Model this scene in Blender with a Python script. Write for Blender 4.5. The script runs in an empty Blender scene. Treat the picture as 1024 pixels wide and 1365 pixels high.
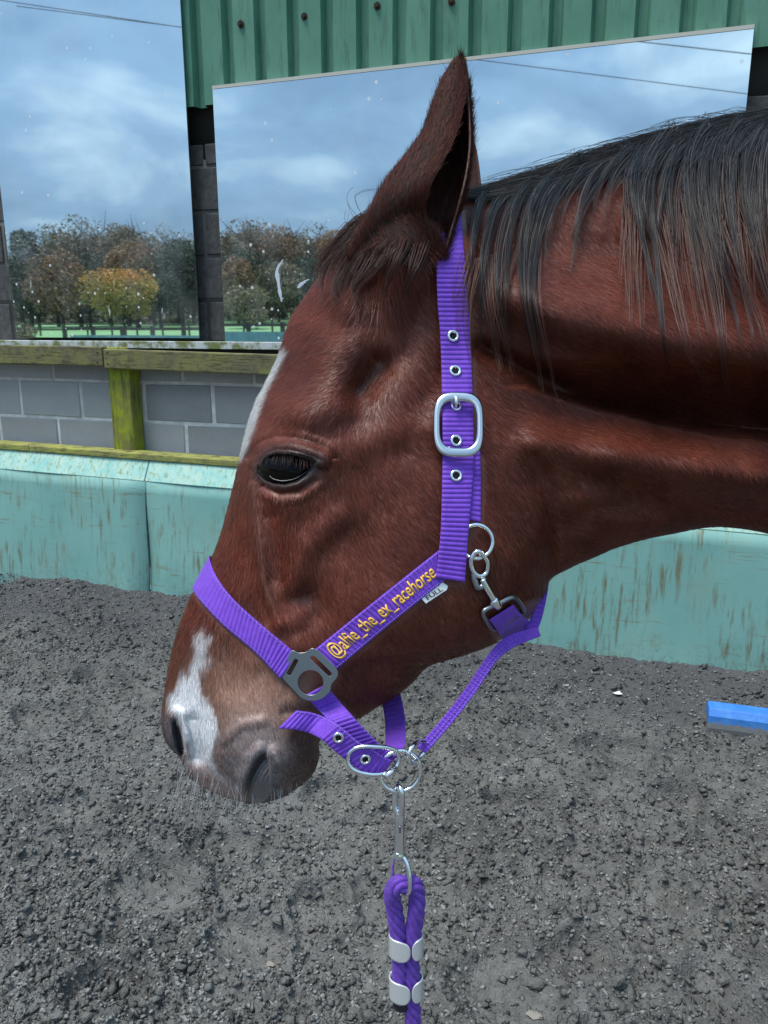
import bpy, math, random
import numpy as np
from mathutils import Vector, Matrix

random.seed(7)
RNG = np.random.default_rng(7)
scn = bpy.context.scene
COL = scn.collection

# ------------------------------------------------------------------ camera
PITCH, YAW, CAMH = math.radians(13.5), math.radians(19.0), 1.55
FPX, IW, IH = 1025.0, 1024.0, 1365.0
fwd = np.array([-math.sin(YAW)*math.cos(PITCH), math.cos(YAW)*math.cos(PITCH), -math.sin(PITCH)])
rgt = np.array([math.cos(YAW), math.sin(YAW), 0.0])
upv = np.cross(rgt, fwd)
CAM = np.array([0.0, 0.0, CAMH])
cd = bpy.data.cameras.new('camera')
cam = bpy.data.objects.new('camera', cd)
COL.objects.link(cam)
cd.lens = 36.0*FPX/IH
cd.sensor_width = 36.0
cd.clip_start = 0.05
cd.clip_end = 2000.0
M = Matrix(((rgt[0], upv[0], -fwd[0], CAM[0]), (rgt[1], upv[1], -fwd[1], CAM[1]),
            (rgt[2], upv[2], -fwd[2], CAM[2]), (0, 0, 0, 1)))
cam.matrix_world = M
scn.camera = cam

# ------------------------------------------------------------------ sky, sun, exposure
SUN_EL, SUN_AZ = math.radians(70), math.radians(222)      # azimuth clockwise from +Y
W = bpy.data.worlds.new('World')
scn.world = W
W.use_nodes = True
wn, wl = W.node_tree.nodes, W.node_tree.links
bg = wn['Background']
bg.inputs['Strength'].default_value = 0.078
sky = wn.new('ShaderNodeTexSky')
sky.sky_type = 'NISHITA'
sky.sun_disc = False
sky.sun_elevation = SUN_EL
sky.sun_rotation = SUN_AZ
tc = wn.new('ShaderNodeTexCoord')
sep = wn.new('ShaderNodeSeparateXYZ')
wl.new(tc.outputs['Generated'], sep.inputs[0])
# clouds are laid out on a flat deck overhead: direction / (height + offset)
addz = wn.new('ShaderNodeMath'); addz.operation = 'ADD'; addz.inputs[1].default_value = 0.28
absz = wn.new('ShaderNodeMath'); absz.operation = 'ABSOLUTE'
wl.new(sep.outputs['Z'], absz.inputs[0]); wl.new(absz.outputs[0], addz.inputs[0])
divv = wn.new('ShaderNodeVectorMath'); divv.operation = 'DIVIDE'
cmb = wn.new('ShaderNodeCombineXYZ')
for i in range(3):
    wl.new(addz.outputs[0], cmb.inputs[i])
wl.new(tc.outputs['Generated'], divv.inputs[0]); wl.new(cmb.outputs[0], divv.inputs[1])
n1 = wn.new('ShaderNodeTexNoise'); n1.inputs['Scale'].default_value = 2.1
n1.inputs['Detail'].default_value = 7; n1.inputs['Roughness'].default_value = 0.5
n1.inputs['Distortion'].default_value = 0.4
wl.new(divv.outputs[0], n1.inputs['Vector'])
cr = wn.new('ShaderNodeValToRGB')
cr.color_ramp.elements[0].position = 0.36; cr.color_ramp.elements[0].color = (1.9, 3.1, 4.6, 1)
cr.color_ramp.elements[1].position = 0.68; cr.color_ramp.elements[1].color = (5.6, 7.2, 8.3, 1)
e = cr.color_ramp.elements.new(0.52); e.color = (2.7, 4.2, 5.9, 1)
wl.new(n1.outputs['Fac'], cr.inputs[0])
# the overcast deck is brighter towards the zenith, as a clouded sky is
zr = wn.new('ShaderNodeMapRange')
zr.inputs['From Min'].default_value = 0.0; zr.inputs['From Max'].default_value = 1.0
zr.inputs['To Min'].default_value = 0.78; zr.inputs['To Max'].default_value = 2.3
wl.new(sep.outputs['Z'], zr.inputs['Value'])
vm = wn.new('ShaderNodeVectorMath'); vm.operation = 'SCALE'
wl.new(cr.outputs[0], vm.inputs[0]); wl.new(zr.outputs[0], vm.inputs['Scale'])
mx = wn.new('ShaderNodeMix'); mx.data_type = 'RGBA'
mx.inputs['Factor'].default_value = 0.88
wl.new(sky.outputs[0], mx.inputs['A']); wl.new(vm.outputs[0], mx.inputs['B'])
wl.new(mx.outputs['Result'], bg.inputs['Color'])

sd = bpy.data.lights.new('sun', 'SUN')
sd.energy = 2.6
sd.angle = math.radians(26)
sd.color = (1.0, 0.94, 0.86)
sun = bpy.data.objects.new('sun', sd)
COL.objects.link(sun)
sdir = Vector((math.sin(SUN_AZ)*math.cos(SUN_EL), math.cos(SUN_AZ)*math.cos(SUN_EL), math.sin(SUN_EL)))
sun.rotation_euler = sdir.to_track_quat('Z', 'Y').to_euler()
sun.location = (0, 0, 12)
scn.view_settings.view_transform = 'Standard'
scn.view_settings.look = 'None'
scn.view_settings.exposure = 0.55
scn.view_settings.gamma = 1.0
scn.view_settings.use_curve_mapping = False

# ------------------------------------------------------------------ helpers
def rays(px, py):
    px = np.asarray(px, float)[..., None]; py = np.asarray(py, float)[..., None]
    return fwd + rgt*(px-IW/2)/FPX - upv*(py-IH/2)/FPX

def at_depth(px, py, d):
    """world point seen at a pixel of the photograph, d metres along the view axis"""
    return CAM + rays(px, py)*np.asarray(d, float)[..., None]

def on_plane(px, py, y):
    r = rays(px, py)
    return CAM + r*(y/r[..., 1:2])

def on_ground(px, py, z=0.0):
    r = rays(px, py)
    return CAM + r*((z-CAMH)/r[..., 2:3])

def tag(o, label=None, cat=None, group=None, kind=None):
    if label: o['label'] = label
    if cat: o['category'] = cat
    if group: o['group'] = group
    if kind: o['kind'] = kind
    return o

def link(name, me, parent=None):
    o = bpy.data.objects.new(name, me)
    COL.objects.link(o)
    if parent: o.parent = parent
    return o

def empty(name, loc=(0, 0, 0)):
    o = bpy.data.objects.new(name, None)
    COL.objects.link(o)
    o.location = loc
    o.empty_display_size = 0.05
    bpy.context.view_layer.update()
    return o

def adopt(o, parent):
    """parent o while keeping its vertices where they were built (world space)"""
    o.parent = parent
    o.matrix_parent_inverse = Matrix.Translation(-Vector(parent.location))
    return o

def mesh_np(name, v, quads=None, tris=None, mat=None, smooth=True):
    v = np.asarray(v, np.float32)
    me = bpy.data.meshes.new(name)
    loops, starts = [], []
    n = 0
    if quads is not None and len(quads):
        q = np.asarray(quads, np.int32); loops.append(q.ravel()); starts.append(np.arange(len(q))*4); n = q.size
    if tris is not None and len(tris):
        t = np.asarray(tris, np.int32); loops.append(t.ravel()); starts.append(n+np.arange(len(t))*3)
    loops = np.concatenate(loops).astype(np.int32); starts = np.concatenate(starts).astype(np.int32)
    me.vertices.add(len(v)); me.vertices.foreach_set('co', v.ravel())
    me.loops.add(len(loops)); me.loops.foreach_set('vertex_index', loops)
    me.polygons.add(len(starts)); me.polygons.foreach_set('loop_start', starts)
    me.update(calc_edges=True); me.validate()
    if smooth: me.polygons.foreach_set('use_smooth', np.ones(len(me.polygons), bool))
    if mat: me.materials.append(mat)
    return me

class MB:
    """collects shapes and links them as ONE mesh"""
    def __init__(s): s.v = []; s.f = []; s.n = 0
    def add(s, v, f):
        s.v.extend([tuple(map(float, p)) for p in v]); s.f.extend([tuple(int(i)+s.n for i in q) for q in f]); s.n += len(v); return s
    def box(s, lo, hi):
        x0, y0, z0 = lo; x1, y1, z1 = hi
        return s.hexa([(x0,y0,z0),(x1,y0,z0),(x1,y1,z0),(x0,y1,z0),(x0,y0,z1),(x1,y0,z1),(x1,y1,z1),(x0,y1,z1)])
    def hexa(s, v):
        return s.add(v, [(3,2,1,0),(4,5,6,7),(0,1,5,4),(1,2,6,5),(2,3,7,6),(3,0,4,7)])
    def tube(s, pts, r, seg=10, closed=False, flat=1.0, caps=True):
        pts = np.asarray(pts, float); n = len(pts)
        r = np.broadcast_to(np.asarray(r, float), (n,))
        if closed: t = np.roll(pts, -1, 0)-np.roll(pts, 1, 0)
        else: t = np.gradient(pts, axis=0)
        t /= np.linalg.norm(t, axis=1)[:, None]+1e-12
        u = np.cross(t[0], (0.3, 0.2, 0.93)); 
        if np.linalg.norm(u) < 1e-3: u = np.cross(t[0], (1, 0, 0))
        u /= np.linalg.norm(u)
        vs = []
        for i in range(n):
            u = u-t[i]*np.dot(u, t[i]); u /= np.linalg.norm(u)
            w = np.cross(t[i], u)
            for k in range(seg):
                a = 2*math.pi*k/seg
                vs.append(pts[i]+r[i]*(math.cos(a)*u+flat*math.sin(a)*w))
        f = []
        for i in range(n if closed else n-1):
            j = (i+1) % n
            for k in range(seg):
                k2 = (k+1) % seg
                f.append((i*seg+k, i*seg+k2, j*seg+k2, j*seg+k))
        if not closed and caps:
            f.append(tuple(range(seg-1, -1, -1))); f.append(tuple((n-1)*seg+k for k in range(seg)))
        return s.add(vs, f)
    def build(s, name, mat, parent=None, smooth=True, bevel=0.0, seg=2):
        me = bpy.data.meshes.new(name)
        me.from_pydata(s.v, [], s.f); me.update()
        if mat: me.materials.append(mat)
        if smooth: me.polygons.foreach_set('use_smooth', np.ones(len(me.polygons), bool))
        o = link(name, me)
        if bevel:
            m = o.modifiers.new('bevel', 'BEVEL'); m.width = bevel; m.segments = seg; m.limit_method = 'ANGLE'
            m.angle_limit = math.radians(40)
            if smooth:
                me.polygons.foreach_set('use_smooth', np.zeros(len(me.polygons), bool))
        if parent: adopt(o, parent)
        return o

def catmull(P, n, closed=False):
    """n points along a smooth curve through P (any dimension), spaced evenly by length"""
    P = np.asarray(P, float)
    if closed: Q = np.vstack([P[-1], P, P[0], P[1]])
    else: Q = np.vstack([2*P[0]-P[1], P, 2*P[-1]-P[-2]])
    out = []
    for i in range(1, len(Q)-2):
        t = np.linspace(0, 1, 24, endpoint=False)[:, None]
        a, b, c, d = Q[i-1], Q[i], Q[i+1], Q[i+2]
        out.append(0.5*((2*b)+(-a+c)*t+(2*a-5*b+4*c-d)*t**2+(-a+3*b-3*c+d)*t**3))
    out = np.vstack(out+[Q[-2][None]])
    L = np.concatenate([[0], np.cumsum(np.linalg.norm(np.diff(out, axis=0), axis=1))])
    s = np.linspace(0, L[-1], n+1)[:-1] if closed else np.linspace(0, L[-1], n)
    return np.stack([np.interp(s, L, out[:, k]) for k in range(out.shape[1])], 1)

def hash3(i, j, k, seed):
    h = (i*374761393+j*668265263+k*2147483647+seed*974634541) & 0xffffffff
    h = ((h ^ (h >> 13))*1274126177) & 0xffffffff
    h = ((h ^ (h >> 16))*2246822519) & 0xffffffff
    return ((h ^ (h >> 15)) & 0xffffff)/float(0xffffff)

def vnoise(x, y, z, seed=0):
    x, y, z = np.broadcast_arrays(np.asarray(x, float), y, z)
    xi, yi, zi = np.floor(x).astype(np.int64), np.floor(y).astype(np.int64), np.floor(z).astype(np.int64)
    fx, fy, fz = x-xi, y-yi, z-zi
    fx, fy, fz = [f*f*(3-2*f) for f in (fx, fy, fz)]
    r = 0
    for a in (0, 1):
        for b in (0, 1):
            for c in (0, 1):
                w = (fx if a else 1-fx)*(fy if b else 1-fy)*(fz if c else 1-fz)
                r = r+w*hash3(xi+a, yi+b, zi+c, seed)
    return r

def fbm(x, y, z, oct=4, seed=0, gain=0.5):
    s = 0; a = 1; t = 0
    for o in range(oct):
        s = s+a*vnoise(x*2**o, y*2**o, np.asarray(z)*2**o, seed+o*17); t += a; a *= gain
    return s/t

# ------------------------------------------------------------------ materials
def mat(name, col=(0.5, 0.5, 0.5), rough=0.6, metal=0.0, spec=0.5):
    m = bpy.data.materials.new(name); m.use_nodes = True
    b = m.node_tree.nodes['Principled BSDF']
    b.inputs['Base Color'].default_value = (*col, 1); b.inputs['Roughness'].default_value = rough
    b.inputs['Metallic'].default_value = metal; b.inputs['Specular IOR Level'].default_value = spec
    return m

class NT:
    def __init__(s, m):
        s.m = m; s.n = m.node_tree.nodes; s.l = m.node_tree.links; s.b = s.n['Principled BSDF']
        s.co = s.n.new('ShaderNodeTexCoord')
    def src(s, name='Object', scale=(1, 1, 1), loc=(0, 0, 0), rot=(0, 0, 0)):
        mp = s.n.new('ShaderNodeMapping'); mp.inputs['Scale'].default_value = scale; mp.inputs['Location'].default_value = loc
        mp.inputs['Rotation'].default_value = rot
        s.l.new(s.co.outputs[name], mp.inputs[0]); return mp.outputs[0]
    def noise(s, vec, scale, detail=4, rough=0.55, dist=0.0):
        t = s.n.new('ShaderNodeTexNoise'); t.inputs['Scale'].default_value = scale; t.inputs['Detail'].default_value = detail
        t.inputs['Roughness'].default_value = rough; t.inputs['Distortion'].default_value = dist
        s.l.new(vec, t.inputs['Vector']); return t.outputs['Fac']
    def voro(s, vec, scale, feat='F1', out='Distance', rand=1.0):
        t = s.n.new('ShaderNodeTexVoronoi'); t.inputs['Scale'].default_value = scale; t.feature = feat
        t.inputs['Randomness'].default_value = rand
        s.l.new(vec, t.inputs['Vector']); return t.outputs[out]
    def ramp(s, fac, *stops):
        r = s.n.new('ShaderNodeValToRGB'); el = r.color_ramp.elements
        while len(el) < len(stops): el.new(0.5)
        for q, (p, c) in zip(el, stops):
            q.position = p; q.color = (c, c, c, 1) if not hasattr(c, '__len__') else (*c, 1)
        s.l.new(fac, r.inputs[0]); return r.outputs[0]
    def mix(s, fac, a, b, mode='MIX'):
        x = s.n.new('ShaderNodeMix'); x.data_type = 'RGBA'; x.blend_type = mode
        for k, val in (('Factor', fac), ('A', a), ('B', b)):
            if hasattr(val, 'links') or hasattr(val, 'is_linked'): s.l.new(val, x.inputs[k])
            elif k == 'Factor': x.inputs[0].default_value = val
            else: x.inputs[k].default_value = (*val, 1)
        return x.outputs['Result']
    def math(s, op, a, b=0.0):
        x = s.n.new('ShaderNodeMath'); x.operation = op
        for i, val in enumerate((a, b)):
            if hasattr(val, 'is_linked'): s.l.new(val, x.inputs[i])
            else: x.inputs[i].default_value = val
        return x.outputs[0]
    def attr(s, name):
        a = s.n.new('ShaderNodeAttribute'); a.attribute_name = name; return a.outputs['Color']
    def color(s, sock): s.l.new(sock, s.b.inputs['Base Color']); return s
    def rough(s, sock): s.l.new(sock, s.b.inputs['Roughness']); return s
    def bump(s, h, strength=0.3, dist=0.01):
        b = s.n.new('ShaderNodeBump'); b.inputs['Strength'].default_value = strength; b.inputs['Distance'].default_value = dist
        s.l.new(h, b.inputs['Height']); s.l.new(b.outputs[0], s.b.inputs['Normal']); return s
    def rnd(s):
        o = s.n.new('ShaderNodeObjectInfo'); return o.outputs['Random']
# ================================================================== SETTING
# ---- materials
def m_sand():
    m = mat('arena_sand', (0.1, 0.1, 0.105), 0.93, spec=0.2); t = NT(m)
    o = t.src()
    big = t.noise(o, 1.6, 4, 0.6)
    fine = t.noise(o, 150, 3, 0.7)
    mid = t.noise(o, 28, 4, 0.6)
    big = t.math('ADD', t.math('MULTIPLY', big, .5), t.math('MULTIPLY', t.noise(o, 7, 5, .65), .5))
    c = t.mix(t.ramp(big, (0.38, 0.0), (0.60, 1.0)), (0.088, 0.087, 0.081), (0.215, 0.212, 0.198))
    c = t.mix(t.ramp(fine, (0.3, 0.0), (0.75, 1.0)), t.mix(0.5, c, (0.030, 0.031, 0.033)), c)
    c = t.mix(t.math('MULTIPLY', t.ramp(mid, (0.35, 0.0), (0.7, 1.0)), 0.35), c, (0.24, 0.245, 0.245))
    sy = t.n.new('ShaderNodeSeparateXYZ'); t.l.new(t.co.outputs['Object'], sy.inputs[0])
    wet = t.math('ADD', sy.outputs['Y'], t.math('MULTIPLY', t.noise(o, 2.5, 4), 0.9))
    c = t.mix(t.ramp(t.math('MULTIPLY', wet, 0.2), (0.63, 0.0), (0.74, 0.75)), c, (0.075, 0.078, 0.085))
    sp = t.noise(o, 420, 1, 0.5)
    c = t.mix(t.ramp(sp, (0.74, 0.0), (0.80, 0.7)), c, (0.5, 0.5, 0.48))
    pr = t.n.new('ShaderNodeAttribute'); pr.attribute_name = 'press'
    c = t.mix(t.math('MULTIPLY', pr.outputs['Fac'], t.ramp(t.noise(o, 35, 4, .6), (0.3, 0.1), (0.6, 0.6))), c, (0.25, 0.252, 0.24))
    t.color(c)
    h = t.math('ADD', t.noise(o, 220, 3, 0.65), t.math('MULTIPLY', t.voro(o, 110), 0.8))
    t.bump(h, 0.9, 0.006)
    return m
SAND = m_sand()

def m_block():
    m = mat('concrete_block', (0.22, 0.23, 0.26), 0.92, spec=0.2); t = NT(m); o = t.src()
    ob = t.math('ADD', t.math('MULTIPLY', t.rnd(), 0.5), t.math('MULTIPLY', t.noise(o, 5, 3), 0.5))
    c = t.mix(t.ramp(ob, (0.25, 0.0), (0.75, 1.0)), (0.27, 0.27, 0.28), (0.43, 0.43, 0.44))
    c = t.mix(t.ramp(t.noise(o, 130, 2, 0.7), (0.52, 0.0), (0.68, 0.8)), c, (0.36, 0.36, 0.38))
    c = t.mix(t.ramp(t.voro(o, 90), (0.05, 1.0), (0.16, 0.0)), c, (0.06, 0.06, 0.07))
    t.color(c); t.bump(t.noise(o, 160, 3, 0.7), 0.5, 0.004)
    return m
def m_mortar():
    m = mat('mortar', (0.4, 0.4, 0.41), 0.95, spec=0.1); t = NT(m); o = t.src()
    c = t.mix(t.ramp(t.noise(o, 14, 4), (0.35, 0.0), (0.65, 1.0)), (0.48, 0.48, 0.47), (0.70, 0.70, 0.68))
    t.color(c); t.bump(t.noise(o, 120, 3), 0.5, 0.004); return m
BLOCK, MORTAR = m_block(), m_mortar()
DARKBLK = mat('dark_block', (0.08, 0.08, 0.08), 0.9); t = NT(DARKBLK); o = t.src()  # darker block colour for the courses above the shelf
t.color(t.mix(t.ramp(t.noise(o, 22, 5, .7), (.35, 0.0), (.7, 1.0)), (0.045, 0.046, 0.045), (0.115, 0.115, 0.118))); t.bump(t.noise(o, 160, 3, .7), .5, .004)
DARKMORT = mat('dark_mortar', (0.10, 0.10, 0.10), 0.95)  # darker mortar for the same upper courses

def m_mossy(name, c0, c1, c2, grain=(3, 3, 26)):
    m = mat(name, c0, 0.85, spec=0.25); t = NT(m); o = t.src()
    g = t.noise(t.src(scale=grain), 4, 5, 0.65)
    c = t.mix(t.ramp(t.noise(o, 7, 4, 0.6), (0.34, 0.0), (0.62, 1.0)), c0, c1)
    c = t.mix(t.ramp(t.noise(o, 19, 5, 0.7), (0.50, 0.0), (0.64, 0.85)), c, c2)
    c = t.mix(t.ramp(g, (0.36, 0.75), (0.50, 0.0)), c, (0.055, 0.048, 0.035))
    t.color(c); t.bump(g, 0.35, 0.004); return m
RAILWOOD = m_mossy('mossy_rail_wood', (0.150, 0.140, 0.080), (0.215, 0.205, 0.075), (0.115, 0.095, 0.065))
POSTWOOD = m_mossy('mossy_post_wood', (0.19, 0.18, 0.06), (0.30, 0.36, 0.02), (0.22, 0.21, 0.06), (9, 9, 0.7))
CAPWOOD = m_mossy('mossy_cap_wood', (0.27, 0.27, 0.10), (0.36, 0.37, 0.09), (0.22, 0.20, 0.09))
GAPSHADE = mat('gap_shade', (0.03, 0.028, 0.027), 0.9)  # near-black colour that paints the shade of two gaps in the wall

def m_kick(streaks=1.0):
    m = mat('turquoise_paint', (0.2, 0.45, 0.42), 0.62, spec=0.35); t = NT(m); o = t.src()
    c = t.mix(t.ramp(t.noise(o, 2.2, 4), (0.3, 0.0), (0.7, 1.0)), (0.165, 0.365, 0.340), (0.230, 0.440, 0.400))
    st = t.noise(t.src(scale=(26, 26, 2.0)), 1.6, 5, 0.65)       # run marks down the board
    pat = t.noise(t.src(loc=(1.3, 0.2, 0.7)), 2.4, 4, 0.6)
    f = t.math('MULTIPLY', t.ramp(st, (0.50, 0.0), (0.64, 1.0)), t.ramp(pat, (0.42, 0.0), (0.56, 0.9*streaks)))
    c = t.mix(f, c, (0.15, 0.145, 0.08))
    hz = t.noise(t.src(scale=(2.2, 2.2, 30)), 2.2, 4, 0.6)
    f2 = t.math('MULTIPLY', t.ramp(hz, (0.60, 0.0), (0.70, 1.0)), t.ramp(t.noise(o, 3.1, 3), (0.44, 0.0), (0.60, 0.8)))
    c = t.mix(f2, c, (0.20, 0.17, 0.09))
    c = t.mix(t.ramp(t.noise(t.src(scale=(1.5, 1.5, 1)), 3.0, 6, 0.7), (0.52, 0.0), (0.75, 0.5)), c, (0.24, 0.33, 0.24))
    c = t.mix(t.ramp(t.noise(o, 240, 2, 0.8), (0.70, 0.0), (0.76, 0.6)), c, (0.5, 0.55, 0.52))
    sz = t.n.new('ShaderNodeSeparateXYZ'); t.l.new(t.co.outputs['Object'], sz.inputs[0])
    hgt = t.math('SUBTRACT', 0.52, t.math('MULTIPLY', sz.outputs['Z'], 1.1))
    mud = t.math('MULTIPLY', t.ramp(t.noise(o, 38, 5, .75), (.50, 0.0), (.62, 1.0)), t.ramp(t.math('ADD', hgt, t.math('MULTIPLY', t.noise(o, 4, 4), .35)), (.50, 0.0), (.78, .75)))
    c = t.mix(mud, c, (.10, .10, .085))
    t.color(c); t.bump(t.noise(o, 60, 3), 0.08, 0.004); return m
KICK = m_kick()
def m_chamfer():
    m = mat('turquoise_lip_paint', (0.3, 0.5, 0.45), 0.6); t = NT(m); o = t.src()
    c = t.mix(t.ramp(t.noise(o, 12, 6, 0.7), (0.38, 0.0), (0.6, 1.0)), (0.255, 0.530, 0.490), (0.42, 0.60, 0.52))
    c = t.mix(t.ramp(t.noise(t.src(scale=(8, 8, 3)), 6, 5, 0.7), (0.52, 0.0), (0.66, 0.8)), c, (0.20, 0.25, 0.06))
    t.color(c); t.bump(t.noise(o, 70, 3), 0.15, 0.004); return m
LIP = m_chamfer()
SILL = None
def m_sill():
    m = mat('pale_sill_board', (0.55, 0.57, 0.55), 0.7); t = NT(m); o = t.src()
    c = t.mix(t.ramp(t.noise(o, 9, 5, 0.7), (0.46, 0.0), (0.58, 1.0)), (0.50, 0.54, 0.55), (0.16, 0.18, 0.06))
    t.color(c); return m
SILL = m_sill()

def m_clad():
    m = mat('green_sheet_metal', (0.06, 0.22, 0.15), 0.55, spec=0.4); t = NT(m); o = t.src()
    c = t.mix(t.ramp(t.noise(o, 3.5, 4), (0.3, 0.0), (0.7, 1.0)), (0.075, 0.215, 0.150), (0.115, 0.275, 0.200))
    c = t.mix(t.ramp(t.noise(t.src(scale=(14, 14, 1.6)), 3, 5, 0.65), (0.52, 0.0), (0.70, 0.55)), c, (0.035, 0.085, 0.06))
    c = t.mix(t.ramp(t.noise(o, 45, 4, 0.7), (0.62, 0.0), (0.72, 0.5)), c, (0.055, 0.10, 0.045))
    t.color(c); t.rough(t.ramp(t.noise(o, 8, 3), (0.3, 0.45), (0.7, 0.75))); return m
CLAD = m_clad()
RUST = mat('rusty_bolt', (0.035, 0.022, 0.014), 0.8, 0.2)

def m_mirror():
    m = bpy.data.materials.new('mirror_glass'); m.use_nodes = True; t = NT(m); o = t.src()
    b = t.b
    b.inputs['Metallic'].default_value = 1.0
    b.inputs['Base Color'].default_value = (0.82, 0.93, 0.99, 1)
    b.inputs['Roughness'].default_value = 0.017
    # dried splashes: more of them low down where the horses kick sand up
    d = t.n.new('ShaderNodeBsdfDiffuse'); d.inputs['Color'].default_value = (0.80, 0.83, 0.86, 1)
    mxs = t.n.new('ShaderNodeMixShader')
    sp = t.n.new('ShaderNodeSeparateXYZ'); t.l.new(t.co.outputs['Object'], sp.inputs[0])
    low = t.ramp(t.math('MULTIPLY', sp.outputs['Z'], 0.8), (0.22, 1.0), (0.50, 0.05))
    vc = t.voro(o, 27, out='Distance'); vcol = t.voro(o, 27, out='Color')
    sc = t.n.new('ShaderNodeSeparateColor'); t.l.new(vcol, sc.inputs[0])
    rad = t.math('MULTIPLY', t.math('SUBTRACT', sc.outputs[0], 0.35), 0.36)
    drop = t.math('LESS_THAN', vc, rad)
    drop = t.math('MULTIPLY', drop, t.math('GREATER_THAN', low, sc.outputs[1]))
    vc2 = t.voro(t.src(loc=(3.1, 0, 1.7)), 95, out='Distance'); v2 = t.voro(t.src(loc=(3.1, 0, 1.7)), 95, out='Color')
    sc2 = t.n.new('ShaderNodeSeparateColor'); t.l.new(v2, sc2.inputs[0])
    drop2 = t.math('MULTIPLY', t.math('LESS_THAN', vc2, t.math('MULTIPLY', t.math('SUBTRACT', sc2.outputs[0], 0.6), 0.5)),
                   t.math('GREATER_THAN', t.math('MULTIPLY', low, 0.6), sc2.outputs[1]))
    film = t.math('MULTIPLY', t.ramp(t.noise(t.src(scale=(1, 1, 0.6), rot=(0, 0.5, 0)), 3.0, 6, 0.65), (0.45, 0.01), (0.8, 0.16)), 1.0)
    smear = t.math('MULTIPLY', t.ramp(t.noise(t.src(scale=(7, 1, 2.2), rot=(0, 0.6, 0)), 3.4, 4, 0.55, 0.4), (0.66, 0.0), (0.74, 0.55)),
                   t.ramp(low, (0.5, 0.0), (0.9, 1.0)))
    f = t.math('MAXIMUM', t.math('MAXIMUM', t.math('MULTIPLY', drop, 0.75), t.math('MULTIPLY', drop2, 0.5)), t.math('MAXIMUM', film, smear))
    t.l.new(f, mxs.inputs[0]); t.l.new(b.outputs[0], mxs.inputs[1]); t.l.new(d.outputs[0], mxs.inputs[2])
    # dark fly specks
    dk = t.n.new('ShaderNodeBsdfDiffuse'); dk.inputs['Color'].default_value = (0.12, 0.14, 0.17, 1)
    mx2 = t.n.new('ShaderNodeMixShader')
    sk = t.noise(t.src(scale=(16, 1, 9), rot=(0, 0.7, 0)), 3.0, 5, 0.75)
    t.l.new(t.ramp(sk, (0.715, 0.0), (0.76, 0.55)), mx2.inputs[0])
    t.l.new(mxs.outputs[0], mx2.inputs[1]); t.l.new(dk.outputs[0], mx2.inputs[2])
    t.l.new(mx2.outputs[0], t.n['Material Output'].inputs['Surface'])
    return m
MIRROR = m_mirror()
FRAME = mat('mirror_edge', (0.55, 0.53, 0.47), 0.5)
MBACK = mat('mirror_backing', (0.05, 0.05, 0.05), 0.8)
SMEAR = mat('dried_splash', (0.6, 0.65, 0.72), 0.7)

# ---- block wall: every block its own piece in recessed mortar
YW = 3.87
wall = empty('block_wall', (-1.2, YW, 0))
tag(wall, 'grey concrete block wall with pale mortar joints behind the rail and mirrors', 'wall')
mb = MB(); mb.box((-5.6, YW+0.006, 0.0), (2.6, YW+0.16, 1.47)); mb.build('mortar', MORTAR, wall)
mb = MB(); mb.box((-5.6, YW+0.006, 1.472), (2.6, YW+0.16, 2.42)); mb.build('mortar', DARKMORT, wall)
def block_mesh(w, h, seed):
    r = random.Random(seed); b = MB(); d = 0.02; j = lambda: r.uniform(-0.003, 0.003)
    v = [(-w/2+j(), 0, -h/2+j()), (w/2+j(), 0, -h/2+j()), (w/2, 0.1, -h/2), (-w/2, 0.1, -h/2),
         (-w/2+j(), 0, h/2+j()), (w/2+j(), 0, h/2+j()), (w/2, 0.1, h/2), (-w/2, 0.1, h/2)]
    b.hexa(v); o = b.build('concrete_block', BLOCK, None, smooth=False, bevel=0.005, seg=1)
    me = o.data; COL.objects.unlink(o); bpy.data.objects.remove(o); return me
PITCHX, PITCHZ = 0.4622, 0.2305
BM = [block_mesh(PITCHX-0.021, PITCHZ-0.017, k) for k in range(4)]
HALF = [block_mesh(PITCHX/3-0.018, 0.103, k+9) for k in range(2)]
def put_block(me, x, z, k):
    o = link('concrete_block', me, wall)
    if z > 1.46: o.material_slots[0].link = 'OBJECT'; o.material_slots[0].material = DARKBLK
    o.location = (x+1.2, YW+random.uniform(-0.003, 0.003)-YW, z)
    md = o.modifiers.new('bevel', 'BEVEL'); md.width = 0.005; md.segments = 1; md.limit_method = 'ANGLE'
    o.rotation_euler = (0, 0, 0)
    return o
k = 0
row_z = [1.1195+PITCHZ*(i-4)-0.0 for i in range(0, 10)]
for i, z in enumerate(row_z):
    if z+PITCHZ/2 > 2.415: continue
    off = -3.757 if i % 2 == 0 else -3.949
    n0 = -4
    for j in range(n0, 13):
        x = off+PITCHX*(j+0.5)
        if not (-5.4 < x < 2.4): continue
        if z < 0.6 and (x > -0.0): continue
        put_block(BM[k % 4], x, z, k); k += 1
zt = row_z[-1]+PITCHZ/2 if row_z[-1]+PITCHZ/2 < 2.415 else row_z[-2]+PITCHZ/2
for j in range(52):
    put_block(HALF[j % 2], -5.35+j*0.154, zt+0.0575, j)
# dark panel added to stand for the shaded void over the wall head
mb = MB(); mb.box((-5.6, YW+0.03, 2.424), (2.6, YW+0.2, 3.2)); o = mb.build('void_panel', GAPSHADE)
tag(o, 'added dark panel standing for the shaded void between the block wall and the green sheeting', 'dark panel')

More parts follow.
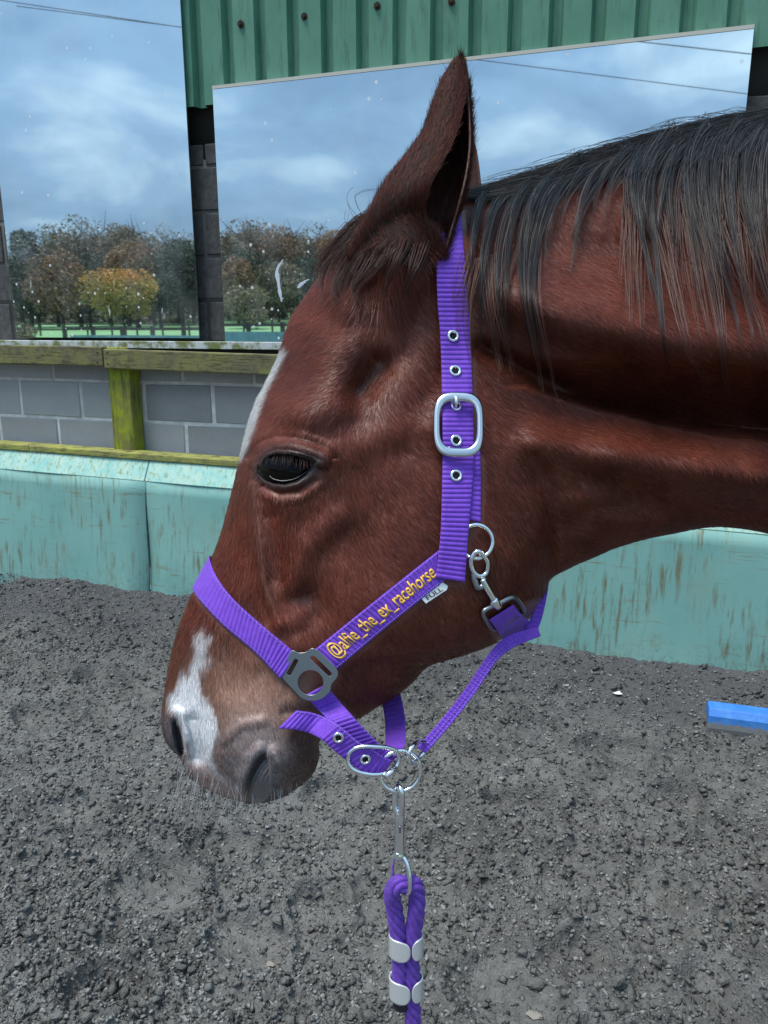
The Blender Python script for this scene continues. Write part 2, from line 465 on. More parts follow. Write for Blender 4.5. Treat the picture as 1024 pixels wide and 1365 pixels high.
# ---- green corrugated cladding, three sheets lapped side by side
clad = empty('metal_cladding', (-0.9, 3.80, 2.6))
tag(clad, 'green box profile metal cladding above the mirrors with rusty bolts', 'cladding')
def sheet(x0, n, zb):
    P = 0.1813; prof = []
    for i in range(n):
        a = x0+i*P
        prof += [(a, 3.826), (a+0.112, 3.826), (a+0.126, 3.868), (a+P-0.014, 3.868)]
    prof.append((x0+n*P, 3.826)); prof.append((x0+n*P+0.05, 3.826))
    v, f = [], []
    zs = [zb, zb+0.9, zb+2.2]
    for z in zs:
        for (x, y) in prof: v.append((x, y-0.004*math.sin(x*7), z+(0.012*vnoise(x*9, 0.3, z) if z == zb else 0)))
    for q in range(2):
        for i in range(len(prof)-1):
            f.append((q*len(prof)+i, q*len(prof)+i+1, (q+1)*len(prof)+i+1, (q+1)*len(prof)+i))
    b = MB(); b.add(v, f); o = b.build('cladding_sheet', CLAD, clad, smooth=False)
    s = o.modifiers.new('thick', 'SOLIDIFY'); s.thickness = 0.004; s.offset = 1
    return o
for i, (x0, n) in enumerate([(-4.475, 6), (-3.384+0.003, 6), (-2.296, 6), (-1.208, 6), (-0.120, 6), (0.968, 6)]):
    sheet(x0, n, 2.66 if i < 5 else 2.655)
for (px, py) in [(321, 32), (406, 22), (503, 8), (602, 2), (655, 100)][:4]:
    p = on_plane(px, py, 3.822)
    b = MB(); b.tube([p+np.array([0, 0.006, 0]), p+np.array([0, -0.004, 0])], 0.017, 12)
    b.tube([p+np.array([0, -0.003, 0]), p+np.array([0, -0.016, 0])], 0.010, 6)
    b.build('bolt', RUST, clad, smooth=False)

# ---- arena mirrors, tilted a little forwards as arena mirrors are
TILT = math.radians(0.42)
YM, ZM = 3.80, 1.476
def mirror(name, x0, x1, h, label, zb=ZM, rot=0.0, tilt=TILT):
    root = empty(name, ((x0+x1)/2, YM, zb))
    tag(root, label, 'mirror', 'arena mirrors on the block wall')
    w = x1-x0
    b = MB(); b.box((-w/2, 0, 0), (w/2, 0.006, h)); g = b.build('glass', MIRROR, None, smooth=False); g.parent = root
    b = MB(); b.box((-w/2+0.01, 0.0085, 0.01), (w/2-0.01, 0.03, h-0.01)); o = b.build('backing_board', MBACK, None, smooth=False); o.parent = root
    b = MB(); b.box((-w/2, -0.004, h+0.001), (w/2, 0.03, h+0.016)); o = b.build('edge_strip', FRAME, None, smooth=False); o.parent = root
    root.rotation_euler = (tilt, 0, rot)
    return root
mir1 = mirror('arena_mirror', -3.664, -2.392, 1.98, 'tall arena mirror at the left edge reflecting the round orange tree', 1.492, tilt=math.radians(0.24))
mir2 = mirror('arena_mirror', -2.229, 0.283, 1.252, 'long arena mirror behind the ear and mane reflecting cloudy sky')
# dried splash streaks that show on the glass of the long mirror
def streak(pts, w, root):
    c = catmull(pts, 14); n = len(c); v = []; f = []
    for i, (x, y) in enumerate(c):
        wv = w*math.sin(math.pi*(0.06+0.9*i/n))*(0.7+0.6*random.random())
        for s in (-1, 1):
            P = on_plane(x+s*wv, y, YM)
            zz = P[2]-ZM
            v.append((P[0], YM-0.003-zz*math.sin(TILT), P[2]))
    for i in range(n-1): f.append((2*i, 2*i+1, 2*i+3, 2*i+2))
    b = MB(); b.add(v, f); o = b.build('dried_splash', SMEAR)
    bpy.context.view_layer.update()
    o.parent = root; o.matrix_parent_inverse = root.matrix_world.inverted()
bpy.context.view_layer.update()
streak([(378, 346), (370, 360), (372, 378), (374, 392), (376, 402)], 2.4, mir2)
streak([(412, 372), (404, 377), (398, 384)], 3.0, mir2)

b = MB(); b.hexa([(-5.2, 3.765, 1.434), (2.6, 3.765, 1.434), (2.6, 3.868, 1.434), (-5.2, 3.868, 1.434), (-5.2, 3.765, 1.474), (2.6, 3.765, 1.474), (2.6, 3.868, 1.4745), (-5.2, 3.868, 1.4745)])
o = b.build('mirror_shelf', SILL, None, smooth=False, bevel=0.003); tag(o, 'pale mossy shelf board running under both arena mirrors', 'shelf')

b = MB(); b.box((-5.2, 3.80, 1.33), (2.6, 3.866, 1.431)); o = b.build('shelf_gap_panel', GAPSHADE, None, smooth=False); tag(o, 'added dark panel standing for the shade in the gap under the pale mirror shelf', 'dark panel')  # dark board added to paint the shade of the gap below the shelf
# ---- post and rail on the kickboard
fence = empty('timber_fence', (-2.9, 3.71, 0.83))
tag(fence, 'mossy green timber post and rails above the turquoise kickboard', 'fence')
def rail(x0, x1, z0, z1, h0, h1, y0=3.71, y1=3.755):
    b = MB(); n = 10; v = []
    for i in range(n+1):
        t = i/n; x = x0+(x1-x0)*t; zc = z0+(z1-z0)*t; h = h0+(h1-h0)*t
        wob = 0.0025*math.sin(x*5.1)
        v += [(x, y0+wob, zc-h), (x, y0+wob, zc), (x, y1+wob, zc), (x, y1+wob, zc-h)]
    f = [(3, 2, 1, 0), tuple(4*n+k for k in range(4))]
    for i in range(n):
        for k in range(4):
            f.append((4*i+k, 4*i+(k+1) % 4, 4*i+4+(k+1) % 4, 4*i+4+k))
    b.add(v, f); return b.build('rail', RAILWOOD, fence, smooth=False, bevel=0.007, seg=2)
rail(-5.3, -2.979, 1.455, 1.444, 0.113, 0.110)
rail(-2.972, -0.35, 1.431, 1.384, 0.110, 0.108)
rail(-0.345, 2.3, 1.384, 1.35, 0.108, 0.108)
def post(xa, xb, z0, z1):
    b = MB(); b.box((xa, 3.7, z0), (xb, 3.785, z1)); return b
b = MB(); b.box((-2.990, 3.757, 0.826), (-2.842, 3.86, 1.44))
b.build('post', POSTWOOD, fence, smooth=False, bevel=0.008)
b = MB(); b.box((-0.41, 3.757, 0.81), (-0.27, 3.86, 1.37)); b.build('post', POSTWOOD, fence, smooth=False, bevel=0.008)
for (px, py) in [(130, 470), (130, 483), (143, 470), (144, 485)]:
    p = on_plane(px, py, 3.708); b = MB(); b.tube([p+np.array([0, 0.004, 0]), p+np.array([0, -0.002, 0])], 0.005, 8); b.build('nail', RUST, fence, smooth=False)

# ---- kickboard: sloped panels, lip boards, cap
kick = empty('kickboard', (-1.2, 3.6, 0))
tag(kick, 'turquoise sloping kickboard with weathered green streaks round the arena', 'kickboard')
def ztop(x): return 0.708+(x+3.733)*(0.667-0.708)/4.071
def kpanel(x0, x1, bend0=0.0, bend1=0.0):
    b = MB(); nz, nx = 12, 14; v = []; f = []
    for s in (0, 1):
        for i in range(nz+1):
            t = i/nz
            for j in range(nx+1):
                u = j/nx
                x = x0+(x1-x0)*u; zz = -0.12+(ztop(x)+0.12)*t
                edge = bend1*math.exp(-((1-u)/0.05)**2)+bend0*math.exp(-(u/0.05)**2)
                bow = math.sin(math.pi*min(1, max(0, t)))
                xx = x+(0.012*math.sin(t*5.0)+0.008*t)*(u if x1 > x0 and bend1 else 0)*(1 if bend1 else 0)+(0.012*math.sin(t*5.0)+0.008*t)*((1-u) if bend0 else 0)
                y = 3.55+0.07*t-0.012*vnoise(x*1.7, t*2, 0.5, 3)-edge*bow
                v.append((xx, y+(0.015 if s else 0), zz))
    N = (nz+1)*(nx+1)
    for i in range(nz):
        for j in range(nx):
            a = i*(nx+1)+j
            f.append((a, a+1, a+nx+2, a+nx+1)); f.append((N+a, N+a+nx+1, N+a+nx+2, N+a+1))
    for i in range(nz):
        a = i*(nx+1); f.append((a, a+nx+1, N+a+nx+1, N+a)); a += nx; f.append((a, N+a, N+a+nx+1, a+nx+1))
    for j in range(nx):
        a = j; f.append((a, N+a, N+a+1, a+1)); a = nz*(nx+1)+j; f.append((a, a+1, N+a+1, N+a))
    b.add(v, f); return b.build('kick_panel', KICK, kick, smooth=True)
kpanel(-5.2, -2.679, 0, 0.012)
kpanel(-2.672, -0.74, -0.006, 0)
kpanel(-0.735, 2.35, 0, 0)
def lip(x0, x1):
    b = MB(); n = 8; v = []
    for i in range(n+1):
        x = x0+(x1-x0)*i/n; z = ztop(x)
        w = 0.003*math.sin(x*6)
        v += [(x, 3.612+w, z+0.002), (x, 3.675+w, z+0.112), (x, 3.69, z+0.112), (x, 3.64, z+0.002)]
    f = [(3, 2, 1, 0), tuple(4*n+k for k in range(4))]
    for i in range(n):
        for k in range(4): f.append((4*i+k, 4*i+(k+1) % 4, 4*i+4+(k+1) % 4, 4*i+4+k))
    b.add(v, f); return b.build('lip_board', LIP, kick, smooth=False, bevel=0.004)
lip(-5.2, -2.690); lip(-2.684, 0.1); lip(0.104, 2.35)
def cap(x0, x1):
    b = MB(); v = []
    for x in (x0, x1):
        z = ztop(x)+0.114
        v.append([(x, 3.662, z), (x, 3.80, z), (x, 3.80, z+0.032), (x, 3.662, z+0.036)])
    b.hexa([v[0][0], v[1][0], v[1][1], v[0][1], v[0][3], v[1][3], v[1][2], v[0][2]])
    return b.build('cap_board', CAPWOOD, kick, smooth=False, bevel=0.005)
cap(-5.2, -3.535); cap(-3.532, -1.1); cap(-1.096, 2.35)
for (px, py) in [(156, 631), (23, 618)]:
    p = on_plane(px, py, 3.64); b = MB(); b.tube([p+np.array([0, 0.01, 0]), p+np.array([0, -0.006, 0])], 0.007, 8); b.build('screw', mat('pale_screw', (0.6, 0.6, 0.6), 0.4, 0.6), kick, smooth=False)

# ---- arena ground: lumpy rubber and sand surface with hoof prints
HOOF = []      # centre px, rx, ry (m), depth, heading
for (px, py, rx, ry, dep, hd) in [(505, 1195, .085, .10, .020, .3), (130, 905, .10, .12, .035, 1.2), (100, 1085, .10, .10, .02, .2),
        (330, 1255, .09, .11, .028, .8), (705, 1080, .12, .07, .04, .1), (800, 1165, .11, .09, .03, -.4), (770, 1285, .10, .09, .030, .5), (680, 1330, .12, .11, .028, .2),
        (900, 1075, .12, .10, .035, .6), (640, 1010, .12, .1, .03, .0), (60, 960, .12, .11, .035, .0), (430, 1210, .08, .1, .03, .5),
        (880, 1200, .09, .11, .025, .9), (210, 1180, .11, .11, .025, .4), (140, 1330, .09, .1, .03, .4), (960, 1330, .09, .11, .03, .4),
        (300, 1130, .12, .1, .03, .4), (460, 1060, .12, .1, .03, .4), (820, 1000, .13, .11, .035, .4), (600, 1130, .1, .08, .03, .9)]:
    c = on_ground(px, py); HOOF.append((c[0], c[1], rx, ry, dep, hd))
def ground_z(X, Y, fine=True):
    z = 0.05*(fbm(X*1.3, Y*1.3, 0.0, 3, 5)-0.5)
    # bank pushed up against the kickboard, uneven like the photograph
    bank = np.clip((Y-3.05)/0.5, 0, 1)
    z = z+bank**1.6*(0.035+0.10*(fbm(X*1.6+3, Y*0.6, 0.4, 3, 9)-0.45))
    soft = np.zeros_like(z)
    for (cx, cy, rx, ry, dep, hd) in HOOF:
        c, s = math.cos(hd), math.sin(hd)
        u = ((X-cx)*c+(Y-cy)*s)/rx; v = (-(X-cx)*s+(Y-cy)*c)/ry
        q = np.sqrt(u*u+v*v)+0.9*(fbm(X*8, Y*8, 0.2, 3, 31)-0.5)
        ins = 1/(1+np.exp((q-1)*11))
        z = z-1.5*dep*ins*(0.8+0.3*u)*(.45+1.1*vnoise(X*8+5, Y*8, .9, 83))+0.9*dep*np.exp(-((q-1.22)/0.17)**2)*(0.35+0.9*vnoise(X*9, Y*9, 0.7, 77))
        soft = np.maximum(soft, ins*(1.0 if dep < .0285 else .35))
    k = 1-0.72*soft*np.clip(1.6*vnoise(X*6, Y*6, 0.1, 55)-.1, 0, 1)
    patch = np.clip((fbm(X*2.3, Y*2.3, 0.3, 3, 43)-0.36)*4.5, 0.45, 1)
    k = k*patch
    lump = fbm(X*14, Y*14, 0.0, 3, 11)-0.5
    z = z+0.060*lump*k+0.035*(fbm(X*4.2, Y*4.2, 0.6, 2, 63)-0.5)
    if fine:
        c1 = np.abs(vnoise(X*46, Y*46, 0.3, 21)-0.5)*2; c2 = np.abs(vnoise(X*95, Y*95, 0.3, 22)-0.5)*2
        z = z+k*(0.031*(0.45-c1)+0.020*(0.45-c2))
    return z, k, soft
gx = np.arange(-3.6, 2.1, 0.0068); gy = np.concatenate([np.arange(0.75, 2.6, 0.0060), np.arange(2.6, 3.62, 0.0085)])
GX, GY = np.meshgrid(gx, gy)
GZ, GK, GS = ground_z(GX, GY)
# frame the fine patch so that it dips under the wide sheet round it
V = np.stack([GX, GY, GZ], -1).reshape(-1, 3)
nx, ny = len(gx), len(gy)
I = (np.arange(ny-1)[:, None]*nx+np.arange(nx-1)[None]).ravel()
gme = mesh_np('arena_ground', V, np.stack([I, I+1, I+nx+1, I+nx], 1), mat=SAND)
pa = gme.attributes.new('press', 'FLOAT', 'POINT'); pa.data.foreach_set('value', (GS*np.clip(1.5*fbm(GX*7, GY*7, .4, 3, 91)-.35, 0, 1)).astype(np.float32).ravel())
tag(link('arena_ground', gme), kind='structure')
# the rest of the arena floor, round the fine patch (coarser, same surface)
ag = MB()
def floor_strip(x0, x1, y0, y1, n=40, m=40):
    X, Y = np.meshgrid(np.linspace(x0, x1, n), np.linspace(y0, y1, m))
    Z = 0.05*(fbm(X*1.3, Y*1.3, 0.0, 3, 5)-0.5)-0.006
    a = (np.arange(m-1)[:, None]*n+np.arange(n-1)[None]).ravel()
    ag.add(np.stack([X, Y, Z], -1).reshape(-1, 3), np.stack([a, a+1, a+n+1, a+n], 1))
floor_strip(-3.61, 2.11, -27, 0.756, 60, 160)
floor_strip(-30, -3.59, -27, 3.6, 90, 90)
floor_strip(2.09, 12, -27, 3.6, 60, 90)
tag(ag.build('arena_floor', SAND), kind='structure')

# loose crumbs of rubber and sand lying on the surface
def crumbs(n, name, m, smin, smax, seed, ylim=(0.85, 3.55)):
    r = np.random.default_rng(seed)
    # keep to the ground the camera can see, denser where it is near
    y = ylim[0]+(ylim[1]-ylim[0])*r.random(n)**1.35
    x = -0.36*y+(r.random(n)-0.5)*(1.28*y+0.55)
    z, k, so = ground_z(x, y)
    kp = r.random(n) < (1-.6*so)*np.clip(k+.25, 0, 1); x, y, z = x[kp], y[kp], z[kp]; n = len(x)
    s = smin+(smax-smin)*r.random(n)**3
    base = np.array([(1,0,0),(-1,0,0),(0,1,0),(0,-1,0),(0,0,1),(0,0,-1)], float)
    tri = np.array([(0,2,4),(2,1,4),(1,3,4),(3,0,4),(2,0,5),(1,2,5),(3,1,5),(0,3,5)])
    v = base[None]*(0.6+0.8*r.random((n, 6, 1)))
    v = v*np.stack([s*(0.7+1.3*r.random(n)), s*(0.6+0.5*r.random(n)), s*(0.35+0.45*r.random(n))], 1)[:, None]
    a = r.random(n)*2*np.pi; tl = (r.random(n)-0.5)*1.2
    ca, sa = np.cos(a)[:, None], np.sin(a)[:, None]; ct, st = np.cos(tl)[:, None], np.sin(tl)[:, None]
    vx, vy, vz = v[..., 0], v[..., 1], v[..., 2]
    vx, vz = vx*ct-vz*st, vx*st+vz*ct
    v = np.stack([vx*ca-vy*sa, vx*sa+vy*ca, vz], -1)+np.stack([x, y, z+s*0.25], 1)[:, None]
    F = (np.arange(n)[:, None, None]*6+tri[None]).reshape(-1, 3)
    o = link(name, mesh_np(name, v.reshape(-1, 3), tris=F, mat=m, smooth=False)); tag(o, kind='stuff'); return o
CR1 = mat('crumb_grey', (0.11, 0.113, 0.115), 0.9, spec=0.25)
t = NT(CR1); t.color(t.mix(t.ramp(t.noise(t.src(), 37, 1), (0.35, 0.0), (0.65, 1.0)), (0.045, 0.045, 0.044), (0.25, 0.25, 0.24)))
CR2 = mat('crumb_pale', (0.38, 0.37, 0.34), 0.8)
crumbs(130000, 'sand_crumbs', CR1, 0.0016, 0.0085, 3)
crumbs(9000, 'sand_clods', SAND, 0.006, 0.018, 13)
crumbs(900, 'pale_grit', CR2, 0.0018, 0.006, 5)

# ---- things lying on the ground
BLUE = mat('blue_paint', (0.05, 0.21, 0.6), 0.55); t = NT(BLUE); o = t.src()
sx = t.n.new('ShaderNodeSeparateXYZ'); t.l.new(t.co.outputs['Object'], sx.inputs[0])
edge = t.math('ADD', sx.outputs['Z'], t.math('MULTIPLY', t.noise(o, 30, 4, 0.7), 0.05))
c = t.mix(t.ramp(t.noise(o, 12, 5, 0.7), (0.45, 0.0), (0.7, 0.6)), (0.035, 0.19, 0.60), (0.10, 0.33, 0.68))
c = t.mix(t.ramp(edge, (0.066, 1.0), (0.074, 0.0)), c, (0.20, 0.21, 0.21))
t.color(c); t.bump(t.noise(o, 60, 3), 0.3, 0.004)
p = on_ground(941, 968); pole = empty('ground_pole', tuple(p))
tag(pole, 'blue painted jumping pole half buried in sand at the right edge', 'pole')
b = MB(); v = []; n = 26; prof = [(0.045, -0.03), (-0.045, -0.03), (-0.052, 0.022), (-0.047, 0.070), (-0.026, 0.096), (0.03, 0.099), (0.055, 0.06)]
for i in range(n+1):
    x = 3.0*i/n
    for (yy, zz) in prof: v.append((x, yy+0.002*math.sin(3*x), zz))
f = [tuple(range(len(prof))), tuple(n*7+k for k in reversed(range(7)))]
for i in range(n):
    for q in range(7): f.append((7*i+q, 7*(i+1)+q, 7*(i+1)+(q+1) % 7, 7*i+(q+1) % 7))
b.add(v, f); o = b.build('pole_body', BLUE, None, smooth=False, bevel=0.006); o.parent = pole
pole.rotation_euler = (0, 0, math.radians(2))
PAPER = mat('white_scrap', (0.75, 0.77, 0.76), 0.7)
def scrap(px, py, s, label, m=PAPER, seed=1):
    c = on_ground(px, py); r = random.Random(seed); zz = float(ground_z(np.array([c[0]]), np.array([c[1]]))[0][0])
    v = [(c[0]+s*1.0*math.cos(a)*r.uniform(.6, 1.2), c[1]+s*.8*math.sin(a)*r.uniform(.6, 1.2), zz+0.006+r.uniform(0, .3)*s) for a in np.linspace(0, 2*math.pi, 10)[:-1]]
    v.append((c[0], c[1], zz+.5*s)); b = MB(); b.add(v, [(i, (i+1) % 9, 9) for i in range(9)]+[tuple(range(8, -1, -1))])
    o = b.build('paper_scrap', m, None, smooth=False)
    tag(o, label, 'scrap'); return o
scrap(824, 926, .022, 'crumpled white scrap lying on the sand near the kickboard', seed=4)
CHIP = mat('pale_stone', (0.26, 0.24, 0.21), 0.8)
for i, (px, py, s, lb) in enumerate([(863, 932, .011, 'small pale stone just right of the white scrap'), (755, 918, .016, 'flat tan stone left of the white scrap near the kickboard'),
        (78, 797, .012, 'small white chip near the kickboard below its panel seam, far left'), (710, 1362, .02, 'pinkish pebble at the bottom edge right of the rope'), (359, 1263, .012, 'tan pebble on the sand left of the rope ferrules')]):
    o = scrap(px, min(py, 1350), s, lb, CHIP, 20+i); o.name = 'pebble'; o['category'] = 'pebble'
# ================================================================== THE PLACE BEHIND THE CAMERA (seen in the mirrors)
MN = np.array([0.0, -math.cos(TILT), -math.sin(TILT)]); MP = np.array([0, YM, ZM])
def mirrored(px, py, dist):
    """where a thing stands that shows in a mirror at this pixel, dist metres away along the reflected path"""
    d = rays(px, py); d = d/np.linalg.norm(d); q = CAM+d*dist
    return q-2*np.dot(q-MP, MN)*MN
GRASS = mat('field_grass', (0.075, 0.16, 0.04), 0.9); t = NT(GRASS); o = t.src()
t.color(t.mix(t.ramp(t.noise(o, 0.35, 5, 0.6), (0.35, 0.0), (0.65, 1.0)), (0.15, 0.30, 0.105), (0.22, 0.38, 0.16)))
def field_z(y): return max(0.0, (-27.5-y))*0.016
v = []; f = []; ys = [-27.4, -40, -60, -90, -130, -200, -400]; xs = [-400, -200, -120, -80, -50, -25, 0, 30, 80, 200]
for y in ys:
    for x in xs: v.append((x, y, field_z(y)-0.02))
for i in range(len(ys)-1):
    for j in range(len(xs)-1): a = i*len(xs)+j; f.append((a, a+len(xs), a+len(xs)+1, a+1))
b = MB(); b.add(v, f); tag(b.build('grass_field', GRASS), kind='structure')
# wide ground so that the land goes on beyond the arena on every side
b = MB(); b.add([(-600, 4.1, -0.12), (600, 4.1, -0.12), (600, 700, -0.12), (-600, 700, -0.12), (12, -27.4, -0.13), (600, -27.4, -0.13), (600, 4.1, -0.13), (12, 4.1, -0.13), (-600, -27.4, -0.13), (-30, -27.4, -0.13), (-30, 4.1, -0.13), (-600, 4.1, -0.13)], [(0, 1, 2, 3), (4, 5, 6, 7), (8, 9, 10, 11)])
tag(b.build('meadow_ground', GRASS), kind='structure')
# far kickboard and arena fence
far = empty('far_kickboard', (-12, -26.6, 0)); tag(far, 'low turquoise kickboard at the far end of the arena, seen in the mirrors', 'kickboard')
for i in range(14):
    x0 = -29.5+i*2.44; b = MB(); b.hexa([(x0, -26.62, -0.05), (x0+2.42, -26.62, -0.05), (x0+2.42, -26.66, -0.05), (x0, -26.66, -0.05), (x0, -26.72, 0.9), (x0+2.42, -26.72, 0.9), (x0+2.42, -26.76, 0.9), (x0, -26.76, 0.9)])
    b.build('kick_panel', KICK, far, smooth=False)
FW = mat('weathered_fence_wood', (0.075, 0.065, 0.05), 0.9)
ff = empty('arena_fence', (-12, -26.9, 0)); tag(ff, 'dark timber post and rail fence round the far arena, in the mirrors', 'fence')
for i in range(20):
    x = -30+i*1.85; b = MB(); b.box((x-0.085, -26.98, 0), (x+0.085, -26.80, 1.34)); b.build('post', FW, ff, smooth=False)
    b = MB(); b.box((x+0.01, -26.795, 1.15), (x+1.84, -26.755, 1.29)); b.build('rail', FW, ff, smooth=False)
pf = empty('field_fence', (-18, -52, 0)); tag(pf, 'thin paddock fence crossing the green field, seen in the mirrors', 'fence')
for i in range(24):
    x = -58+i*2.6; z = field_z(-50); b = MB(); b.box((x-0.06, -50.06, z-.1), (x+0.06, -49.94, z+1.15)); b.build('post', FW, pf, smooth=False)
    b = MB(); b.box((x, -49.935, z+.95), (x+2.6, -49.90, z+1.05)); b.box((x, -49.935, z+.5), (x+2.6, -49.90, z+.59)); b.build('rail', FW, pf, smooth=False)

def leaf_mat(name, c0, c1):
    m = mat(name, c0, 0.8, spec=0.2); t = NT(m)
    t.color(t.mix(t.ramp(t.noise(t.src(), 0.9, 3), (0.35, 0.0), (0.65, 1.0)), c0, c1)); return m
BARK = mat('tree_bark', (0.075, 0.065, 0.06), 0.95)
LM = dict(green=leaf_mat('leaves_dark_green', (0.075, 0.085, 0.055), (0.125, 0.130, 0.085)), rust=leaf_mat('leaves_rust', (0.29, 0.152, 0.087), (0.406, 0.246, 0.145)),
          brown=leaf_mat('leaves_brown', (0.246, 0.181, 0.123), (0.348, 0.275, 0.181)), grey=leaf_mat('twigs_grey', (0.29, 0.283, 0.268), (0.392, 0.377, 0.348)),
          olive=leaf_mat('leaves_olive', (0.27, 0.21, 0.13), (0.38, 0.31, 0.20)), gold=leaf_mat('leaves_gold', (0.36, 0.25, 0.07), (0.48, 0.34, 0.12)))
OR_ = leaf_mat('leaves_orange', (0.754, 0.319, 0.102), (0.754, 0.406, 0.131))
def crown(n, r, seed, leaf, lobes, flat=0.0):
    g = np.random.default_rng(seed)
    cs = g.normal(size=(lobes, 3)); cs /= np.linalg.norm(cs, axis=1)[:, None]; cs *= (g.random(lobes)**0.4*0.62)[:, None]
    if flat: cs[:, 2] = np.maximum(cs[:, 2], -flat)
    rad = 0.26+0.22*g.random(lobes)
    k = g.integers(0, lobes, n)
    d = g.normal(size=(n, 3)); d /= np.linalg.norm(d, axis=1)[:, None]
    p = cs[k]+d*(rad[k]*(0.55+0.45*g.random(n)**0.5))[:, None]
    p = p*np.array(r)
    a = g.normal(size=(n, 3)); a /= np.linalg.norm(a, axis=1)[:, None]
    q = np.cross(a, g.normal(size=(n, 3))); q /= np.linalg.norm(q, axis=1)[:, None]
    s = leaf*(0.5+g.random(n))[:, None]
    v = np.stack([p-a*s, p+q*s*0.6, p+a*s, p-q*s*0.6], 1).reshape(-1, 3)
    return v
def tree(px, py_base, dist, h, wd, kind, label, seed, n=1500, leaf=0.30, lobes=16, trunk=0.10, group='trees along the far edge of the field', top=None):
    base = mirrored(px, 425, dist); base[2] = field_z(base[1])-0.1
    root = empty('field_tree', tuple(base)); root.name = {'gold': 'autumn_tree'}.get(kind, 'field_tree')
    tag(root, label, 'tree', group)
    g = random.Random(seed)
    b = MB(); b.tube([(0, 0, 0), (0.05*h*g.uniform(-.3, .3), 0, h*0.25), (0.02*h*g.uniform(-1, 1), 0.1, h*0.55), (0, 0, h*0.85)], [h*0.022, h*0.017, h*0.011, h*0.003], 7)
    for i in range(16):
        a = g.uniform(0, 6.28); z0 = h*g.uniform(trunk*0.8, 0.75); L = wd*g.uniform(0.4, 0.85); up = g.uniform(0.4, 1.3)
        e = np.array((L*math.cos(a), L*math.sin(a), L*up)); z1 = min(z0+e[2], h*0.90)
        b.tube([(0, 0, z0), (e[0]*0.5, e[1]*0.5, z0+(z1-z0)*0.6), (e[0], e[1], z1)], [h*0.008, h*0.005, h*0.0015], 5)
        for q in range(3):
            m_ = g.uniform(.3, .9); s = (e[0]*m_, e[1]*m_, z0+(z1-z0)*m_)
            b.tube([s, (s[0]+g.uniform(-1, 1)*wd*.3, s[1]+g.uniform(-1, 1)*wd*.3, min(s[2]+g.uniform(.1, .5)*wd, h))], [h*0.004, h*0.001], 4)
    o = b.build('trunk', BARK, None); o.parent = root
    r = (wd, wd, h*(1-trunk)/2*1.02)
    v = crown(n, r, seed, leaf, lobes)+np.array([0, 0, h*(1+trunk)/2])
    v[:, 2] = np.maximum(v[:, 2], h*trunk*0.5+0.4*np.abs(v[:, 0])*0.1)
    o = link('crown', mesh_np('crown', v, np.arange(len(v)).reshape(-1, 4), mat=LM[kind], smooth=False), root)
    if top:
        hi = v.reshape(-1, 4, 3).mean(1)[:, 2]; o.data.materials.append(LM[top] if top in LM else OR_)
        idx = ((hi+0.12*h*np.random.default_rng(seed).normal(size=len(hi))) > h*0.80).astype(np.int32)
        o.data.polygons.foreach_set('material_index', idx)
    return root
T = [ # px, dist, height, half-width, kind, label
 (30, 118, 13.5, 4.6, 'grey', 'bare grey tree at the far left of the tree line in the left mirror'),
 (52, 108, 10.0, 5.2, 'green', 'dark green bushy tree low at the left of the left mirror'),
 (42, 125, 15.5, 2.6, 'green', 'narrow dark pointed conifer above the left of the tree line'),
 (78, 125, 14.8, 4.8, 'grey', 'bare grey tree left of the tallest brown crown in the left mirror'),
 (84, 104, 9.5, 4.4, 'rust', 'russet tree low in the left mirror, left of the orange tree'),
 (108, 122, 16.2, 6.6, 'brown', 'tallest broad brown tree behind the orange tree in the left mirror'),
 (120, 108, 10.5, 5.5, 'green', 'dark evergreen mass close behind the orange tree'),
 (148, 126, 15.2, 4.6, 'grey', 'bare grey crown above the right side of the orange tree'),
 (172, 118, 15.2, 5.4, 'brown', 'brown half bare tree right of the bare grey crown'),
 (185, 106, 11.5, 5.0, 'rust', 'russet tree right behind the orange tree'),
 (206, 122, 14.2, 4.8, 'brown', 'brown tree near the right side of the left mirror'),
 (214, 104, 9.5, 4.6, 'green', 'dark green tree low at the right of the left mirror'),
 (238, 126, 15.6, 4.6, 'grey', 'bare grey tree at the right edge of the left mirror'),
 (244, 106, 12.0, 4.8, 'green', 'dark green tree beside the block pier at the right edge of the left mirror'),
 (258, 120, 13.5, 4.6, 'brown', 'brown tree cut by the right edge of the left mirror'),
 (306, 116, 13.6, 4.8, 'brown', 'brown tree at the left edge of the long mirror'),
 (318, 98, 8.5, 2.7, 'rust', 'small russet pointed tree among the dark trees in the long mirror'),
 (340, 122, 15.2, 6.2, 'brown', 'broad brown tree at the left of the long mirror skyline'),
 (338, 106, 9.6, 5.6, 'green', 'dark evergreen below the skyline at the left of the long mirror'),
 (378, 120, 14.6, 5.2, 'rust', 'russet brown tree in the middle of the long mirror skyline'),
 (372, 104, 8.0, 5.0, 'brown', 'low dark brown thicket tree behind the dried splash in the long mirror'),
 (412, 122, 14.8, 5.6, 'brown', 'brown tree next to the forelock in the long mirror skyline'),
 (408, 106, 8.5, 5.0, 'green', 'dark green bush tree next to the forelock in the long mirror'),
 (446, 120, 13.8, 5.4, 'rust', 'russet tree partly hidden behind the forelock'),
]
for i, (px, dist, h, wd, kind, lb) in enumerate(T):
    tree(px, 425, dist, h*0.98, wd, kind, lb, 40+i, n=12000 if kind not in ('grey',) else 6000, leaf=0.185 if kind != 'grey' else 0.15, lobes=34)
tree(166, 430, 72, 6.0, 4.1, 'gold', 'round golden tree with orange top standing alone in the field, in the left mirror', 91, n=11000, leaf=0.10, lobes=34, trunk=0.16, group=None, top='orange')
tree(326, 430, 78, 4.8, 2.9, 'olive', 'pale olive round bush tree in the field at the left of the long mirror', 93, n=3800, leaf=0.13, lobes=16, trunk=0.08, group=None)
